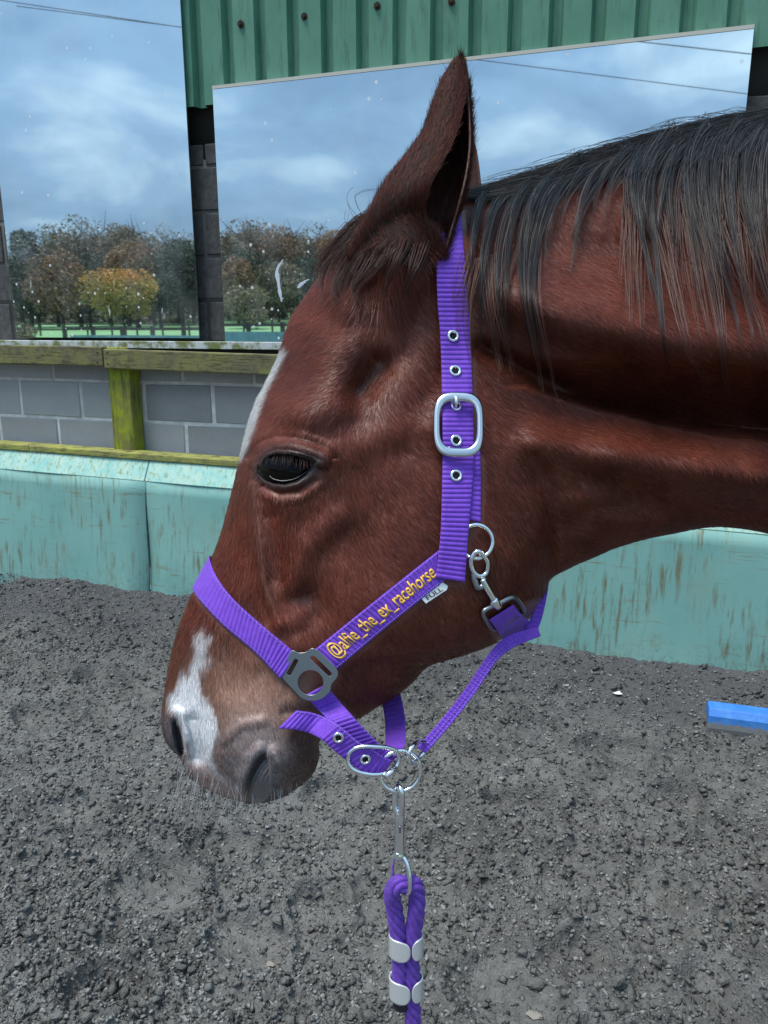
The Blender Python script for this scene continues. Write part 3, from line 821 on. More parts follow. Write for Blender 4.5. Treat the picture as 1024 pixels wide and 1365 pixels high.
tree(342, 430, 74, 2.0, 1.5, 'olive', 'small olive bush in front of the pale round bush tree', 95, n=1500, leaf=0.11, lobes=10, trunk=0.05, group=None)
tree(36, 430, 60, 1.7, 1.1, 'brown', 'small dark bush by the fence at the left edge of the left mirror', 96, n=700, leaf=0.09, lobes=8, trunk=0.05, group=None)
HEDGE = MB()
v = []; g = np.random.default_rng(5); n = 34000
x = -150+170*g.random(n); p = np.stack([x, -112+6*g.normal(size=n)*0.4, 0.3+7.5*g.random(n)*(0.45+vnoise(x*0.15, 0, 0, 8))], 1)
p[:, 2] += np.array([field_z(q) for q in p[:, 1]])-0.6
a = g.normal(size=(n, 3))*0.3; q = g.normal(size=(n, 3))*0.2
v = np.stack([p-a, p+q, p+a, p-q], 1).reshape(-1, 3)
o = link('far_undergrowth', mesh_np('far_undergrowth', v, np.arange(len(v)).reshape(-1, 4), mat=LM['brown'], smooth=False)); tag(o, kind='stuff')

# overhead cables that cross the reflected sky
CABLE = mat('cable_black', (0.05, 0.05, 0.06), 0.6)
def cable(a, b_, dist, r, label):
    p, q = mirrored(*a, dist), mirrored(*b_, dist*1.0)
    d = q-p; p2, q2 = p-d*2.2, q+d*2.2; pts = []
    for i in range(25):
        t_ = i/24; pt = p2+(q2-p2)*t_; pts.append(pt)
    b = MB(); b.tube(pts, r, 6); o = b.build('overhead_cable', CABLE); tag(o, label, 'cable', 'cables crossing the sky in the mirrors'); return o
cable((40, 0), (243, 30), 30, 0.013, 'thin overhead cable crossing the sky in the left mirror')
cable((655, 82), (995, 125), 24, 0.012, 'overhead cable sloping across the sky in the long mirror')
cable((893, 60), (1000, 72), 22, 0.014, 'short length of overhead cable at the top right of the long mirror')
# ================================================================== HORSE
# silhouette curves of head and neck as (s, x, y) in photograph pixels; they only fix where the outline stands,
# the solid itself is built in metres on a sheet of depths below
DORS = [(0.0, 330, 1071), (0.35, 291, 1059), (0.7, 254, 1037), (1.1, 240, 1010), (1.5, 222, 990), (1.8, 216, 968), (2.1, 217, 945), (2.4, 221, 917), (2.8, 227, 882), (3.2, 237, 843),
        (3.6, 250, 807), (4.0, 262, 780), (4.5, 282, 745), (5.0, 294, 715), (5.5, 306, 672), (6.0, 316, 630), (6.5, 328, 577), (7.0, 341, 538), (7.5, 356, 508), (8.0, 371, 476),
        (8.5, 386, 430), (9.0, 404, 401), (9.5, 424, 372), (10.0, 452, 336), (10.5, 488, 300), (11.0, 530, 272), (11.5, 575, 262), (12.0, 625, 261), (12.5, 655, 254),
        (13.0, 700, 241), (14.0, 766, 221), (15.0, 832, 198), (16.0, 900, 175), (17.0, 955, 160), (18.0, 1016, 147), (19.0, 1100, 138), (20.0, 1200, 140), (21.0, 1300, 154)]
VENT = [(0.0, 336, 1072), (0.35, 350, 1070), (0.7, 370, 1065), (1.1, 392, 1053), (1.5, 410, 1040), (1.8, 420, 1026), (2.1, 425, 1008), (2.4, 425, 992), (2.8, 431, 981), (3.2, 446, 971),
        (3.6, 462, 963), (4.0, 480, 955), (4.5, 500, 943), (5.0, 516, 934), (5.5, 534, 922), (6.0, 552, 906), (6.5, 570, 888), (7.0, 596, 879), (7.5, 620, 872), (8.0, 645, 863),
        (8.5, 668, 853), (9.0, 690, 840), (9.5, 706, 825), (10.0, 718, 808), (10.5, 725, 793), (11.0, 729, 782), (11.5, 732, 774), (12.0, 738, 768), (12.5, 748, 762),
        (13.0, 762, 755), (14.0, 790, 743), (15.0, 818, 731), (16.0, 850, 721), (17.0, 890, 712), (18.0, 965, 702), (19.0, 1060, 722), (20.0, 1170, 780), (21.0, 1290, 860)]
def curve_tab(tab, n):
    T = np.array(tab); s = T[:, 0]
    out = []
    q = np.linspace(s[0], s[-1], n)
    # piecewise cubic with finite-difference tangents
    for k in (1, 2):
        y = T[:, k]; m = np.gradient(y, s)
        i = np.clip(np.searchsorted(s, q, 'right')-1, 0, len(s)-2); h = s[i+1]-s[i]; t = (q-s[i])/h
        out.append((2*t**3-3*t**2+1)*y[i]+(t**3-2*t**2+t)*h*m[i]+(-2*t**3+3*t**2)*y[i+1]+(t**3-t**2)*h*m[i+1])
    return q, np.stack(out, 1)
NS, NT_ = 1000, 280
sq, Dc = curve_tab(DORS, NS); _, Vc = curve_tab(VENT, NS)
# equalise steps a little: sample s so that the longer of both curves advances evenly
L = np.concatenate([[0], np.cumsum(np.maximum(np.linalg.norm(np.diff(Dc, axis=0), axis=1), np.linalg.norm(np.diff(Vc, axis=0), axis=1))+0.15)])
ss = np.interp(np.linspace(0, L[-1], NS), L, sq)
Dc = np.stack([np.interp(ss, sq, Dc[:, k]) for k in (0, 1)], 1); Vc = np.stack([np.interp(ss, sq, Vc[:, k]) for k in (0, 1)], 1)
OUTL = np.vstack([Dc[::-1], Vc])            # open at the neck end

def seg_dist(X, Y, poly, closed=False):
    """distance in px of every point to a polyline"""
    P = np.asarray(poly, float)
    if closed: P = np.vstack([P, P[:1]])
    best = np.full(X.shape, 1e9)
    for (ax, ay), (bx, by) in zip(P[:-1], P[1:]):
        dx, dy = bx-ax, by-ay; l2 = dx*dx+dy*dy+1e-9
        t = np.clip(((X-ax)*dx+(Y-ay)*dy)/l2, 0, 1)
        best = np.minimum(best, (X-ax-t*dx)**2+(Y-ay-t*dy)**2)
    return np.sqrt(best)
def inside(X, Y, poly):
    P = np.asarray(poly, float); c = np.zeros(X.shape, bool); j = len(P)-1
    for i in range(len(P)):
        xi, yi = P[i]; xj, yj = P[j]
        if yi != yj: c ^= ((yi > Y) != (yj > Y)) & (X < (xj-xi)*(Y-yi)/(yj-yi)+xi)
        j = i
    return c
class TPS:
    def __init__(s, pts, smooth=0.0):
        A = np.array(pts, float); s.p = A[:, :2]/500.0; n = len(A)
        K = s.k(np.linalg.norm(s.p[:, None]-s.p[None], axis=2))+smooth*np.eye(n)
        Pm = np.hstack([np.ones((n, 1)), s.p]); Z = np.zeros((3, 3))
        sol = np.linalg.solve(np.vstack([np.hstack([K, Pm]), np.hstack([Pm.T, Z])]), np.concatenate([A[:, 2], np.zeros(3)]))
        s.w, s.a = sol[:n], sol[n:]
    @staticmethod
    def k(r): return np.where(r > 1e-9, r*r*np.log(r+1e-12), 0)
    def __call__(s, X, Y):
        x, y = X/500.0, Y/500.0; r = s.a[0]+s.a[1]*x+s.a[2]*y
        for (px, py), w in zip(s.p, s.w): r = r+w*s.k(np.sqrt((x-px)**2+(y-py)**2))
        return r
# plateau height towards the viewer, metres
HP = TPS([(225, 950, .030), (245, 900, .028), (268, 950, .040), (275, 1010, .044), (270, 850, .036), (290, 1050, .045), (320, 1000, .062), (355, 960, .066), (345, 1040, .066), (390, 1000, .066), (415, 1010, .060),
          (300, 900, .048), (350, 890, .056), (400, 900, .062), (440, 920, .058), (440, 965, .045), (310, 820, .046), (360, 820, .058), (420, 820, .066), (300, 720, .040), (345, 720, .060), (400, 730, .071),
          (460, 720, .078), (320, 630, .050), (340, 600, .064), (382, 622, .084), (440, 620, .090), (350, 540, .048), (400, 540, .083), (450, 545, .091), (372, 480, .040), (420, 470, .072), (480, 450, .086),
          (500, 510, .085), (430, 390, .055), (480, 350, .080), (540, 330, .106), (505, 315, .094), (590, 300, .082), (620, 290, .066), (560, 420, .090), (560, 520, .093), (560, 620, .097), (520, 720, .093), (480, 800, .084), (500, 850, .080),
          (540, 860, .077), (600, 840, .083), (600, 760, .093), (650, 700, .097), (680, 600, .092), (650, 500, .088), (640, 400, .080), (700, 760, .080), (715, 700, .080), (470, 895, .062), (500, 915, .045), (540, 900, .040),
          (690, 820, .066), (660, 845, .068), (740, 740, .058), (760, 700, .066), (750, 620, .076), (700, 330, .072), (700, 420, .090), (780, 300, .072), (800, 400, .104), (760, 480, .092), (760, 560, .070), (820, 540, .068), (820, 610, .088), (820, 670, .074), (850, 700, .058),
          (880, 260, .070), (900, 360, .108), (900, 460, .112), (900, 560, .072), (920, 630, .096), (920, 690, .064), (1000, 230, .075), (1000, 340, .115), (1000, 470, .120), (1010, 560, .085), (1010, 640, .104), (1010, 690, .07),
          (1150, 300, .125), (1150, 500, .14), (1150, 700, .12), (1290, 300, .15), (1290, 500, .18), (1290, 750, .16)], 1e-4)
# rounding radius at the outline, px
RP = TPS([(225, 950, 48), (260, 1040, 45), (340, 1070, 40), (420, 1020, 55), (430, 980, 40), (500, 940, 40), (560, 890, 26), (650, 860, 48), (715, 800, 55), (735, 770, 60), (800, 735, 75), (960, 700, 80),
          (250, 800, 70), (290, 720, 75), (315, 620, 60), (345, 530, 85), (380, 440, 95), (430, 370, 95), (520, 270, 90), (625, 260, 90), (760, 220, 110), (1000, 150, 120), (1290, 150, 150), (1290, 860, 150), (600, 600, 90), (450, 700, 90)], 1e-3)
# depth of the middle sheet along the view axis, metres
ZS = TPS([(230, 960, .735), (320, 1060, .735), (280, 740, .755), (420, 1000, .745), (330, 560, .785), (400, 640, .78), (380, 440, .80), (520, 300, .82), (620, 260, .825), (560, 880, .785), (720, 770, .805),
          (650, 600, .815), (800, 450, .84), (1000, 150, .86), (1000, 700, .85), (1290, 150, .88), (1290, 860, .88)], 1e-3)
# half thickness of the far side
HF = TPS([(225, 950, .035), (330, 1060, .04), (420, 1000, .05), (300, 720, .045), (340, 560, .07), (400, 640, .08), (400, 420, .07), (560, 500, .09), (620, 280, .07), (560, 880, .07), (700, 750, .07), (800, 350, .08), (850, 600, .08),
          (1000, 300, .09), (1000, 600, .10), (1290, 300, .16), (1290, 800, .17)], 1e-3)
EYE = [(345, 632), (347, 619), (355, 609), (368, 604), (385, 604), (402, 607), (416, 611), (422, 615), (417, 624), (408, 635), (396, 643), (380, 647), (364, 645), (353, 640)]
EYEU = [(345, 630), (347, 614), (355, 603), (369, 598), (386, 599), (403, 603), (418, 608), (428, 613)]
NOSTR = [(352, 1004), (343, 1013), (336, 1025), (330, 1042), (328, 1058), (331, 1072), (343, 1074), (356, 1064), (361, 1045), (361, 1022), (358, 1010)]
NOSTL = [(352, 1004), (343, 1013), (336, 1025), (330, 1042), (328, 1058), (332, 1070)]
FARN = [(229, 955), (238, 962), (245, 980), (248, 1000), (243, 1012), (235, 1000), (229, 978)]
GROOVE = [(700, 500), (760, 514), (830, 527), (900, 538), (1024, 550), (1200, 566)]
RIDGES = [([(338, 592), (360, 583), (400, 586), (438, 600)], .005, 10), ([(392, 548), (450, 545)], .010, 30), ([(478, 520), (506, 488)], -.016, 21), ([(468, 560), (480, 530)], -.006, 20),
          ([(440, 610), (520, 575), (585, 565)], .005, 24), ([(450, 690), (412, 725), (392, 775)], .006, 18), ([(408, 795), (418, 812)], -.007, 19), ([(338, 648), (342, 700), (352, 780), (372, 830)], .0042, 7),
          ([(345, 850), (420, 812)], .003, 14), ([(362, 690), (372, 770)], -.0042, 13), ([(440, 880), (500, 868), (535, 871), (590, 868), (650, 850)], .004, 10),
          ([(734, 772), (740, 720), (733, 660), (712, 610)], -.012, 15), ([(715, 600), (735, 660), (730, 740)], .004, 16), ([(655, 468), (720, 500), (760, 514)], -.009, 14),
          ([(640, 462), (690, 490), (740, 512)], -.010, 11), ([(690, 395), (780, 430), (900, 460), (1040, 474)], .027, 40), ([(720, 590), (820, 604), (920, 618), (1040, 645)], .020, 30), ([(745, 700), (840, 670), (950, 672), (1040, 690)], -.010, 20),
          ([(780, 640), (860, 650)], -.010, 22), ([(800, 690), (880, 700)], .006, 14), ([(650, 300), (720, 330), (800, 330)], -.005, 22), ([(840, 330), (900, 350)], -.006, 30), ([(585, 350), (560, 400), (540, 470)], -.005, 22),
          ([(600, 480), (560, 540), (540, 600)], -.004, 22), ([(430, 365), (470, 400)], .006, 22), ([(255, 960), (262, 1010)], -.006, 10), ([(300, 940), (305, 1000)], .004, 18), ([(366, 1005), (378, 1030), (372, 1055)], .007, 9),
          ([(345, 1000), (335, 1010), (325, 1035), (321, 1060)], .006, 8), ([(300, 985), (320, 965), (350, 960)], .0025, 7), ([(398, 985), (412, 1000)], -.006, 10), ([(380, 950), (430, 945)], -.004, 10), ([(340, 880), (400, 860)], .002, 16),
          ([(250, 1038), (300, 1052)], -.004, 6), ([(232, 945), (222, 965), (226, 995)], .004, 6), ([(226, 950), (240, 950), (250, 985), (251, 1005)], .006, 6)]
def soft(d, s): return np.exp(-(d/s)**2)
EYEC = np.array([383.0, 622.0])
def height(X, Y, detail=True):
    """height of the near surface towards the viewer and of the far surface, metres, at photograph px"""
    d = seg_dist(X, Y, OUTL[::5])
    R = np.clip(RP(X, Y), 15, 200); t = np.clip(d/R, 0, 1); e = np.sqrt(np.maximum(0, 1-(1-t)**2.2))
    h = HP(X, Y)*e
    rel = np.clip(d/22, 0, 1)
    for pl, a, s in RIDGES:
        P = np.array(pl); m = (X > P[:, 0].min()-3*s) & (X < P[:, 0].max()+3*s) & (Y > P[:, 1].min()-3*s) & (Y < P[:, 1].max()+3*s)
        if m.any(): h[m] += a*soft(seg_dist(X[m], Y[m], pl), s)*rel[m]
    m = (X > 640) & (Y > 440) & (Y < 660)
    if m.any():
        G_ = np.array(GROOVE); wg = 24+26*np.clip((X[m]-700)/250, 0, 1); t_ = (Y[m]-np.interp(X[m], G_[:, 0], G_[:, 1]))/wg
        st = lambda q: (lambda c: c*c*(3-2*c))(np.clip(q, 0, 1))
        # the crest muscle overhangs: the skin falls away under it and comes back out sharply at the lower neck
        h[m] -= (.022+.030*np.clip((X[m]-690)/160, 0, 1))*st((X[m]-655)/110)*np.clip((1280-X[m])/190, 0, 1)*np.clip((t_+1.25)/1.70, 0, 1)**1.35*(1-st((t_-.45)/.34))*rel[m]
    hf = HF(X, Y)*e
    m = (abs(X-385) < 75) & (abs(Y-622) < 60)
    if detail and m.any():
        x, y = X[m], Y[m]; de = seg_dist(x, y, EYE, True); ins = inside(x, y, EYE); sd = np.where(ins, -de, de)
        up = seg_dist(x, y, EYEU)
        hh = h[m]
        hh += np.where(sd > 0, .0016*soft(sd-3, 5), .0016*soft(3, 5))
        hh += np.where(y < 622, .0085*soft(up-4, 8)*(sd > -2), 0)
        hh -= .0035*soft(up-17, 5)*(y < 612)
        hh -= .0022*soft(seg_dist(x, y, [(352, 648), (372, 658), (398, 655), (420, 640)]), 4)
        hh += .0018*soft(seg_dist(x, y, [(350, 658), (372, 668), (402, 664), (428, 645)]), 5)
        hh -= .024*np.clip(-sd/5.0, 0, 1)**0.8
        h[m] = hh
    m = (abs(X-345) < 40) & (abs(Y-1038) < 55)
    if detail and m.any():
        x, y = X[m], Y[m]; dn = seg_dist(x, y, NOSTR, True); ins = inside(x, y, NOSTR); dl = seg_dist(x, y, NOSTL)
        h[m] -= np.where(ins, (.0035+.012*np.exp(-(dl/5.5)**1.5)+.0007*np.sin(dl*1.1+y*.12))*np.clip(dn/3.0, 0, 1), 0)
    m = (abs(X-238) < 30) & (abs(Y-985) < 45)
    if detail and m.any():
        x, y = X[m], Y[m]; dn = seg_dist(x, y, FARN, True); ins = inside(x, y, FARN)
        h[m] -= np.where(ins, .022*np.clip(dn/4.0, 0, 1), 0)
    return h, hf, e
def near_point(X, Y, off=0.0, detail=False):
    """world point on the near surface at px, off metres proud of it"""
    X = np.asarray(X, float); Y = np.asarray(Y, float)
    h, hf, e = height(X.copy(), Y.copy(), detail)
    return at_depth(X, Y, ZS(X, Y)-h-off)

# ---- near and far sheets
tau = 0.5-0.5*np.cos(np.pi*np.linspace(0, 1, NT_)); tau = 0.55*tau+0.45*np.linspace(0, 1, NT_)
X = Dc[:, None, 0]*(1-tau)+Vc[:, None, 0]*tau; Y = Dc[:, None, 1]*(1-tau)+Vc[:, None, 1]*tau
sh = X.shape; xf, yf = X.ravel().copy(), Y.ravel().copy()
h, hf, e = height(xf, yf)
z0 = ZS(xf, yf)
h += 0.0006*(fbm(xf/14, yf/14, 0.0, 3, 3)-0.5)*e
# skin folds on the muzzle
NEAR = at_depth(xf, yf, z0-h).reshape(*sh, 3)
tauF = np.linspace(0, 1, 60); kF = np.searchsorted(tau, tauF).clip(0, NT_-1); kF[0], kF[-1] = 0, NT_-1; kF = kF[1:-1][::-1]
FAR = (at_depth(xf, yf, z0)+fwd*hf[:, None]).reshape(*sh, 3)[:, kF]
RING = np.concatenate([NEAR, FAR], 1); NR = RING.shape[1]
# ---- the body carries on from the neck ring: shoulders, barrel, rump
last = RING[-1]; body = []
ang = np.concatenate([np.pi*tau, np.pi+np.pi*np.linspace(0, 1, len(kF)+2)[1:-1]])
bdir = rgt*0.97+np.array([-rgt[1], rgt[0], 0])*0.22; bdir /= np.linalg.norm(bdir); bn = np.cross(bdir, (0, 0, 1))
start = last.mean(0)
SEC = [(0.16, 1.22, .47, .20), (0.34, 1.14, .53, .25), (0.55, 1.12, .52, .28), (0.80, 1.12, .48, .30), (1.10, 1.14, .45, .31), (1.35, 1.18, .43, .30), (1.60, 1.22, .42, .29), (1.78, 1.24, .36, .26), (1.90, 1.26, .26, .2), (1.95, 1.27, .10, .08)]
for (dx, zc, hv, wv) in SEC:
    k = min(1.0, dx/0.6); c = start+bdir*dx; c = np.array([c[0], c[1], zc*k+(1-k)*start[2]])
    c = c-bn*0.0
    ring = c+np.outer(np.cos(ang)*hv, (0, 0, 1))+np.outer(np.sin(ang)*wv, bn)
    if k < 1:
        b0 = last-start+c; ring = ring*k+b0*(1-k)
    body.append(ring)
# insert smooth intermediate rings
chain = [RING[-2], last]+body; smooth_body = []
for i in range(1, len(chain)-1):
    a, b0, b1, c = chain[i-1] if i > 1 else last-(body[0]-last), chain[i], chain[i+1], chain[i+2] if i+2 < len(chain) else chain[i+1]
    for t_ in np.linspace(0, 1, 7)[1:]:
        smooth_body.append(0.5*((2*b0)+(-a+b1)*t_+(2*a-5*b0+4*b1-c)*t_**2+(-a+3*b0-3*b1+c)*t_**3))
ALL = np.concatenate([RING, np.array(smooth_body)], 0); NRR = len(ALL)
i0 = np.arange(NRR-1)[:, None]*NR; j0 = np.arange(NR)[None]; j1 = (j0+1) % NR
# near face winding so that normals point out
Q = np.stack([i0+j0, i0+j1, i0+NR+j1, i0+NR+j0], -1).reshape(-1, 4)
VV = ALL.reshape(-1, 3)
# legs grow out of the body, hooves on the sand
def leg(base, front, side):
    px0 = base
    if front: P = [(0, 0, 1.22, .15), (0.0, 0, 1.02, .135), (0.01, 0, .82, .088), (0, 0, .62, .06), (0, 0, .50, .05), (0, 0, .45, .052), (0, 0, .38, .036), (0, 0, .22, .032), (0, 0, .17, .040), (.03, 0, .10, .036), (.05, 0, .055, .052), (.055, 0, -.01, .064)]
    else: P = [(0, 0, 1.22, .17), (0, 0, 1.05, .18), (.02, 0, .85, .12), (.0, 0, .70, .085), (-.08, 0, .55, .058), (-.10, 0, .50, .056), (-.09, 0, .42, .042), (-.06, 0, .24, .035), (-.055, 0, .18, .043), (-.02, 0, .10, .037), (.0, 0, .055, .053), (.01, 0, -.01, .066)]
    P = np.array(P); C = catmull(P, 40); pts = base+np.outer(-C[:, 0], bdir)+np.outer(C[:, 2], (0, 0, 1)); pts[:, 2] = C[:, 2]
    b = MB(); b.tube(pts, C[:, 3], 20); return np.array(b.v), b.f
legs = []
for dx, sd, fr in [(0.36, -.13, True), (0.43, .13, True), (1.58, -.13, False), (1.66, .13, False)]:
    legs.append(leg(np.append((start+bdir*dx+bn*sd)[:2], 0), fr, sd))
tr = []; extra = []; nbase = len(VV)
for v, f in legs:
    off = nbase+sum(len(e_) for e_ in extra); extra.append(v)
    for q in f:
        q = [i+off for i in q]
        if len(q) == 4: tr += [(q[0], q[1], q[2]), (q[0], q[2], q[3])]
        else: tr += [(q[0], q[i], q[i+1]) for i in range(1, len(q)-1)]
VALL = np.vstack([VV]+extra)
# ---- coat colours: pigment of skin and hair plus some painted shade and highlight, by place on the head
def poly_soft(X, Y, poly, w):
    d = seg_dist(X, Y, poly, True); return 1/(1+np.exp(-np.where(inside(X, Y, poly), d, -d)/w))
BLAZE = [(262, 842), (276, 838), (283, 852), (278, 876), (268, 905), (272, 925), (286, 945), (290, 975), (284, 1000), (288, 1024), (302, 1038), (318, 1052), (300, 1064), (262, 1046), (248, 1014), (244, 985), (236, 960), (226, 940), (224, 925), (240, 905), (250, 880), (255, 860)]
def coat(X, Y):
    n = fbm(X/30, Y/30, 0.1, 4, 41); n2 = vnoise(X/7, Y/7, 0.3, 42)
    c = np.empty(X.shape+(3,)); base = np.array((.160, .0365, .0190)); dk = np.array((.105, .0235, .0130)); lt = np.array((.205, .052, .030))
    c[:] = base; c = c+(lt-base)*np.clip((n-.5)*3, 0, 1)[..., None]+(dk-base)*np.clip((.5-n)*3, 0, 1)[..., None]
    def put(w, col): 
        nonlocal c; w = np.clip(w, 0, 1)[..., None]; c = c*(1-w)+np.array(col)*w
    # tan on the muzzle, then slate skin round the nostrils and lips
    put(.85*poly_soft(X, Y, [(225, 890), (300, 860), (380, 900), (425, 930), (430, 1040), (330, 1080), (230, 1040)], 14), (.150, .075, .045))
    put(.75*poly_soft(X, Y, [(285, 890), (350, 895), (400, 925), (405, 975), (330, 975), (285, 960)], 14), (.46, .265, .195))
    put(.92*poly_soft(X, Y, [(285, 975), (330, 950), (375, 965), (400, 985), (395, 1010), (375, 1060), (330, 1080), (285, 1060)], 11)*(.55+.45*np.clip(n2*1.4, 0, 1)), (.235, .205, .210))
    put(.85*poly_soft(X, Y, [(318, 1015), (345, 1000), (372, 1003), (372, 1060), (340, 1080), (318, 1070)], 6), (.16, .15, .16))
    put(.9*soft(seg_dist(X, Y, NOSTL), 3), (.012, .011, .012))
    put(.8*poly_soft(X, Y, [(380, 960), (430, 970), (430, 1035), (395, 1055)], 8), (.11, .062, .05))
    put(.9*poly_soft(X, Y, [(215, 950), (238, 955), (248, 1000), (240, 1012), (222, 1000)], 4), (.16, .16, .18))
    nb = fbm(X/7, Y/16, .7, 3, 47)-.5
    d = seg_dist(X, Y, BLAZE, True); sdv = np.where(inside(X, Y, BLAZE), d, -d)
    top = np.clip((925-Y)/90, 0, 1)
    put(1/(1+np.exp(-(sdv+nb*(18+26*top)-2-5*top)/(1.6+1.5*top)))*(.97-.25*top), (.78, .79, .82))
    put(.95*poly_soft(X, Y, [(255, 1022), (275, 1020), (300, 1042), (330, 1064), (318, 1072), (262, 1050)], 4), (.70, .42, .36))
    # star running down the middle of the forehead, seen edge on
    star = [(378, 462), (384, 470), (366, 505), (352, 535), (337, 580), (324, 610), (310, 610), (325, 560), (345, 505)]
    d = seg_dist(X, Y, star, True); put(1/(1+np.exp(-(np.where(inside(X, Y, star), d, -d)+nb*5)/1.2)), (.62, .62, .62))
    # dark skin round the eye
    de = seg_dist(X, Y, EYE, True); de = np.where(inside(X, Y, EYE), 0, de)
    put(.92*np.exp(-(de/7.5)**2), (.014, .010, .010)); 
    put(.40*np.exp(-((seg_dist(X, Y, [(428, 608), (424, 625), (410, 640)]))/7)**2), (.14, .12, .12))
    put(.30*np.exp(-(seg_dist(X, Y, [(353, 601), (368, 592), (390, 594), (410, 601)])/3.0)**2), (.14, .10, .10))
    put(.40*soft(seg_dist(X, Y, [(478, 520), (508, 486)]), 20), (.035, .014, .011))  # shade of the hollow above the eye, put into the colour
    put(.35*soft(seg_dist(X, Y, [(410, 790), (416, 806)]), 16), (.045, .025, .025))  # shade of the small cheek hollow, painted in as well
    put(.22*soft(seg_dist(X, Y, [(338, 648), (344, 720), (360, 800)]), 8), (.19, .105, .08))  # pale highlight painted along the ridge beside the nose
    # shade of the neck groove put into the coat as a dark brown band
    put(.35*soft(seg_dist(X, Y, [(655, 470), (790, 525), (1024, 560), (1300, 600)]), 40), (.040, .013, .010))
    return np.clip(c, 0, 1)
ccol = np.ones((len(VALL), 4)); base_c = np.array((.13, .031, .017))
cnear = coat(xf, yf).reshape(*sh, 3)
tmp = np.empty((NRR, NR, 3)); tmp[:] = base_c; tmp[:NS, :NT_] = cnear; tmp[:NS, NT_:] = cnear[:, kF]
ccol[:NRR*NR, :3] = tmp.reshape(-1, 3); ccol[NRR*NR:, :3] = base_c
lz = VALL[NRR*NR:, 2]; ccol[NRR*NR:, :3] = np.where(lz[:, None] < .55, np.array((.03, .018, .014)), base_c)
COAT = mat('bay_coat', (.1, .03, .02), .42, spec=.45); t = NT(COAT); o = t.src()
fz = t.noise(t.src(scale=(1, 1, 1)), 420, 2, .7)
t.color(t.mix(t.ramp(fz, (.3, 0.0), (.7, 1.0)), t.mix(0.35, t.attr('col'), (.02, .008, .006)), t.attr('col')))
t.b.inputs['Sheen Weight'].default_value = .15; t.b.inputs['Sheen Roughness'].default_value = .4
t.bump(t.noise(o, 300, 3, .7), .25, .002)
horse = empty('horse', (float(start[0]+bdir[0]*.4), float(start[1]+bdir[1]*.4), 0.0))
tag(horse, 'bay horse with white muzzle marking and dark mane standing side on in a purple halter', 'horse')
bme = mesh_np('body', VALL, Q, tr, COAT)
ca = bme.attributes.new('col', 'FLOAT_COLOR', 'POINT'); ca.data.foreach_set('color', ccol.astype(np.float32).ravel())
bodyo = adopt(link('body', bme), horse)

# ---- eye
def ball(c, r, n=28, m=40, sq=(1, 1, 1), basis=None):
    v = []; f = []
    for i in range(n+1):
        a = math.pi*i/n
        for j in range(m):
            q = 2*math.pi*j/m; p = np.array([r*sq[0]*math.sin(a)*math.cos(q), r*sq[1]*math.sin(a)*math.sin(q), r*sq[2]*math.cos(a)])
            v.append(c+(p if basis is None else basis.T@p))
    for i in range(n):
        for j in range(m): f.append((i*m+j, (i+1)*m+j, (i+1)*m+(j+1) % m, i*m+(j+1) % m))
    return v, f
EYEM = mat('eye_surface', (.004, .003, .0025), .04, spec=.16)
eb = near_point(np.array([383.0]), np.array([623.0]))[0]
ec = eb+fwd*.0310
b = MB(); b.add(*ball(ec, .0290, basis=np.stack([rgt, fwd, upv]), sq=(1.08, .98, .94))); adopt(b.build('eye', EYEM), horse)

def sdp(x, y):
    x, y = np.array([x], float), np.array([y], float)
    h_ = height(x.copy(), y.copy(), False)[0] if inside(x, y, OUTL[::6])[0] else np.zeros(1)
    return (ZS(x, y)-np.maximum(h_, .058))[0]
tl = catmull(np.array([(359, 634), (366, 639), (380, 641), (396, 637), (411, 627)], float), 24)
rt = rays(tl[:, 0], tl[:, 1]); rt /= np.linalg.norm(rt, axis=1)[:, None]; oc = CAM-ec; bq = rt@oc; disc = np.maximum(bq*bq-(oc@oc-.0292**2), 0); tp = CAM+rt*(-bq-np.sqrt(disc))[:, None]-fwd*.0006
b = MB(); b.tube(tp, [.0001]+[.00036]*22+[.0001], 8); adopt(b.build('tear_glint', mat('wet_lid_glint', (.10, .105, .115), .08, spec=.8)), horse)  # pale thread on the eyeball, painting the sky glint of the tear line
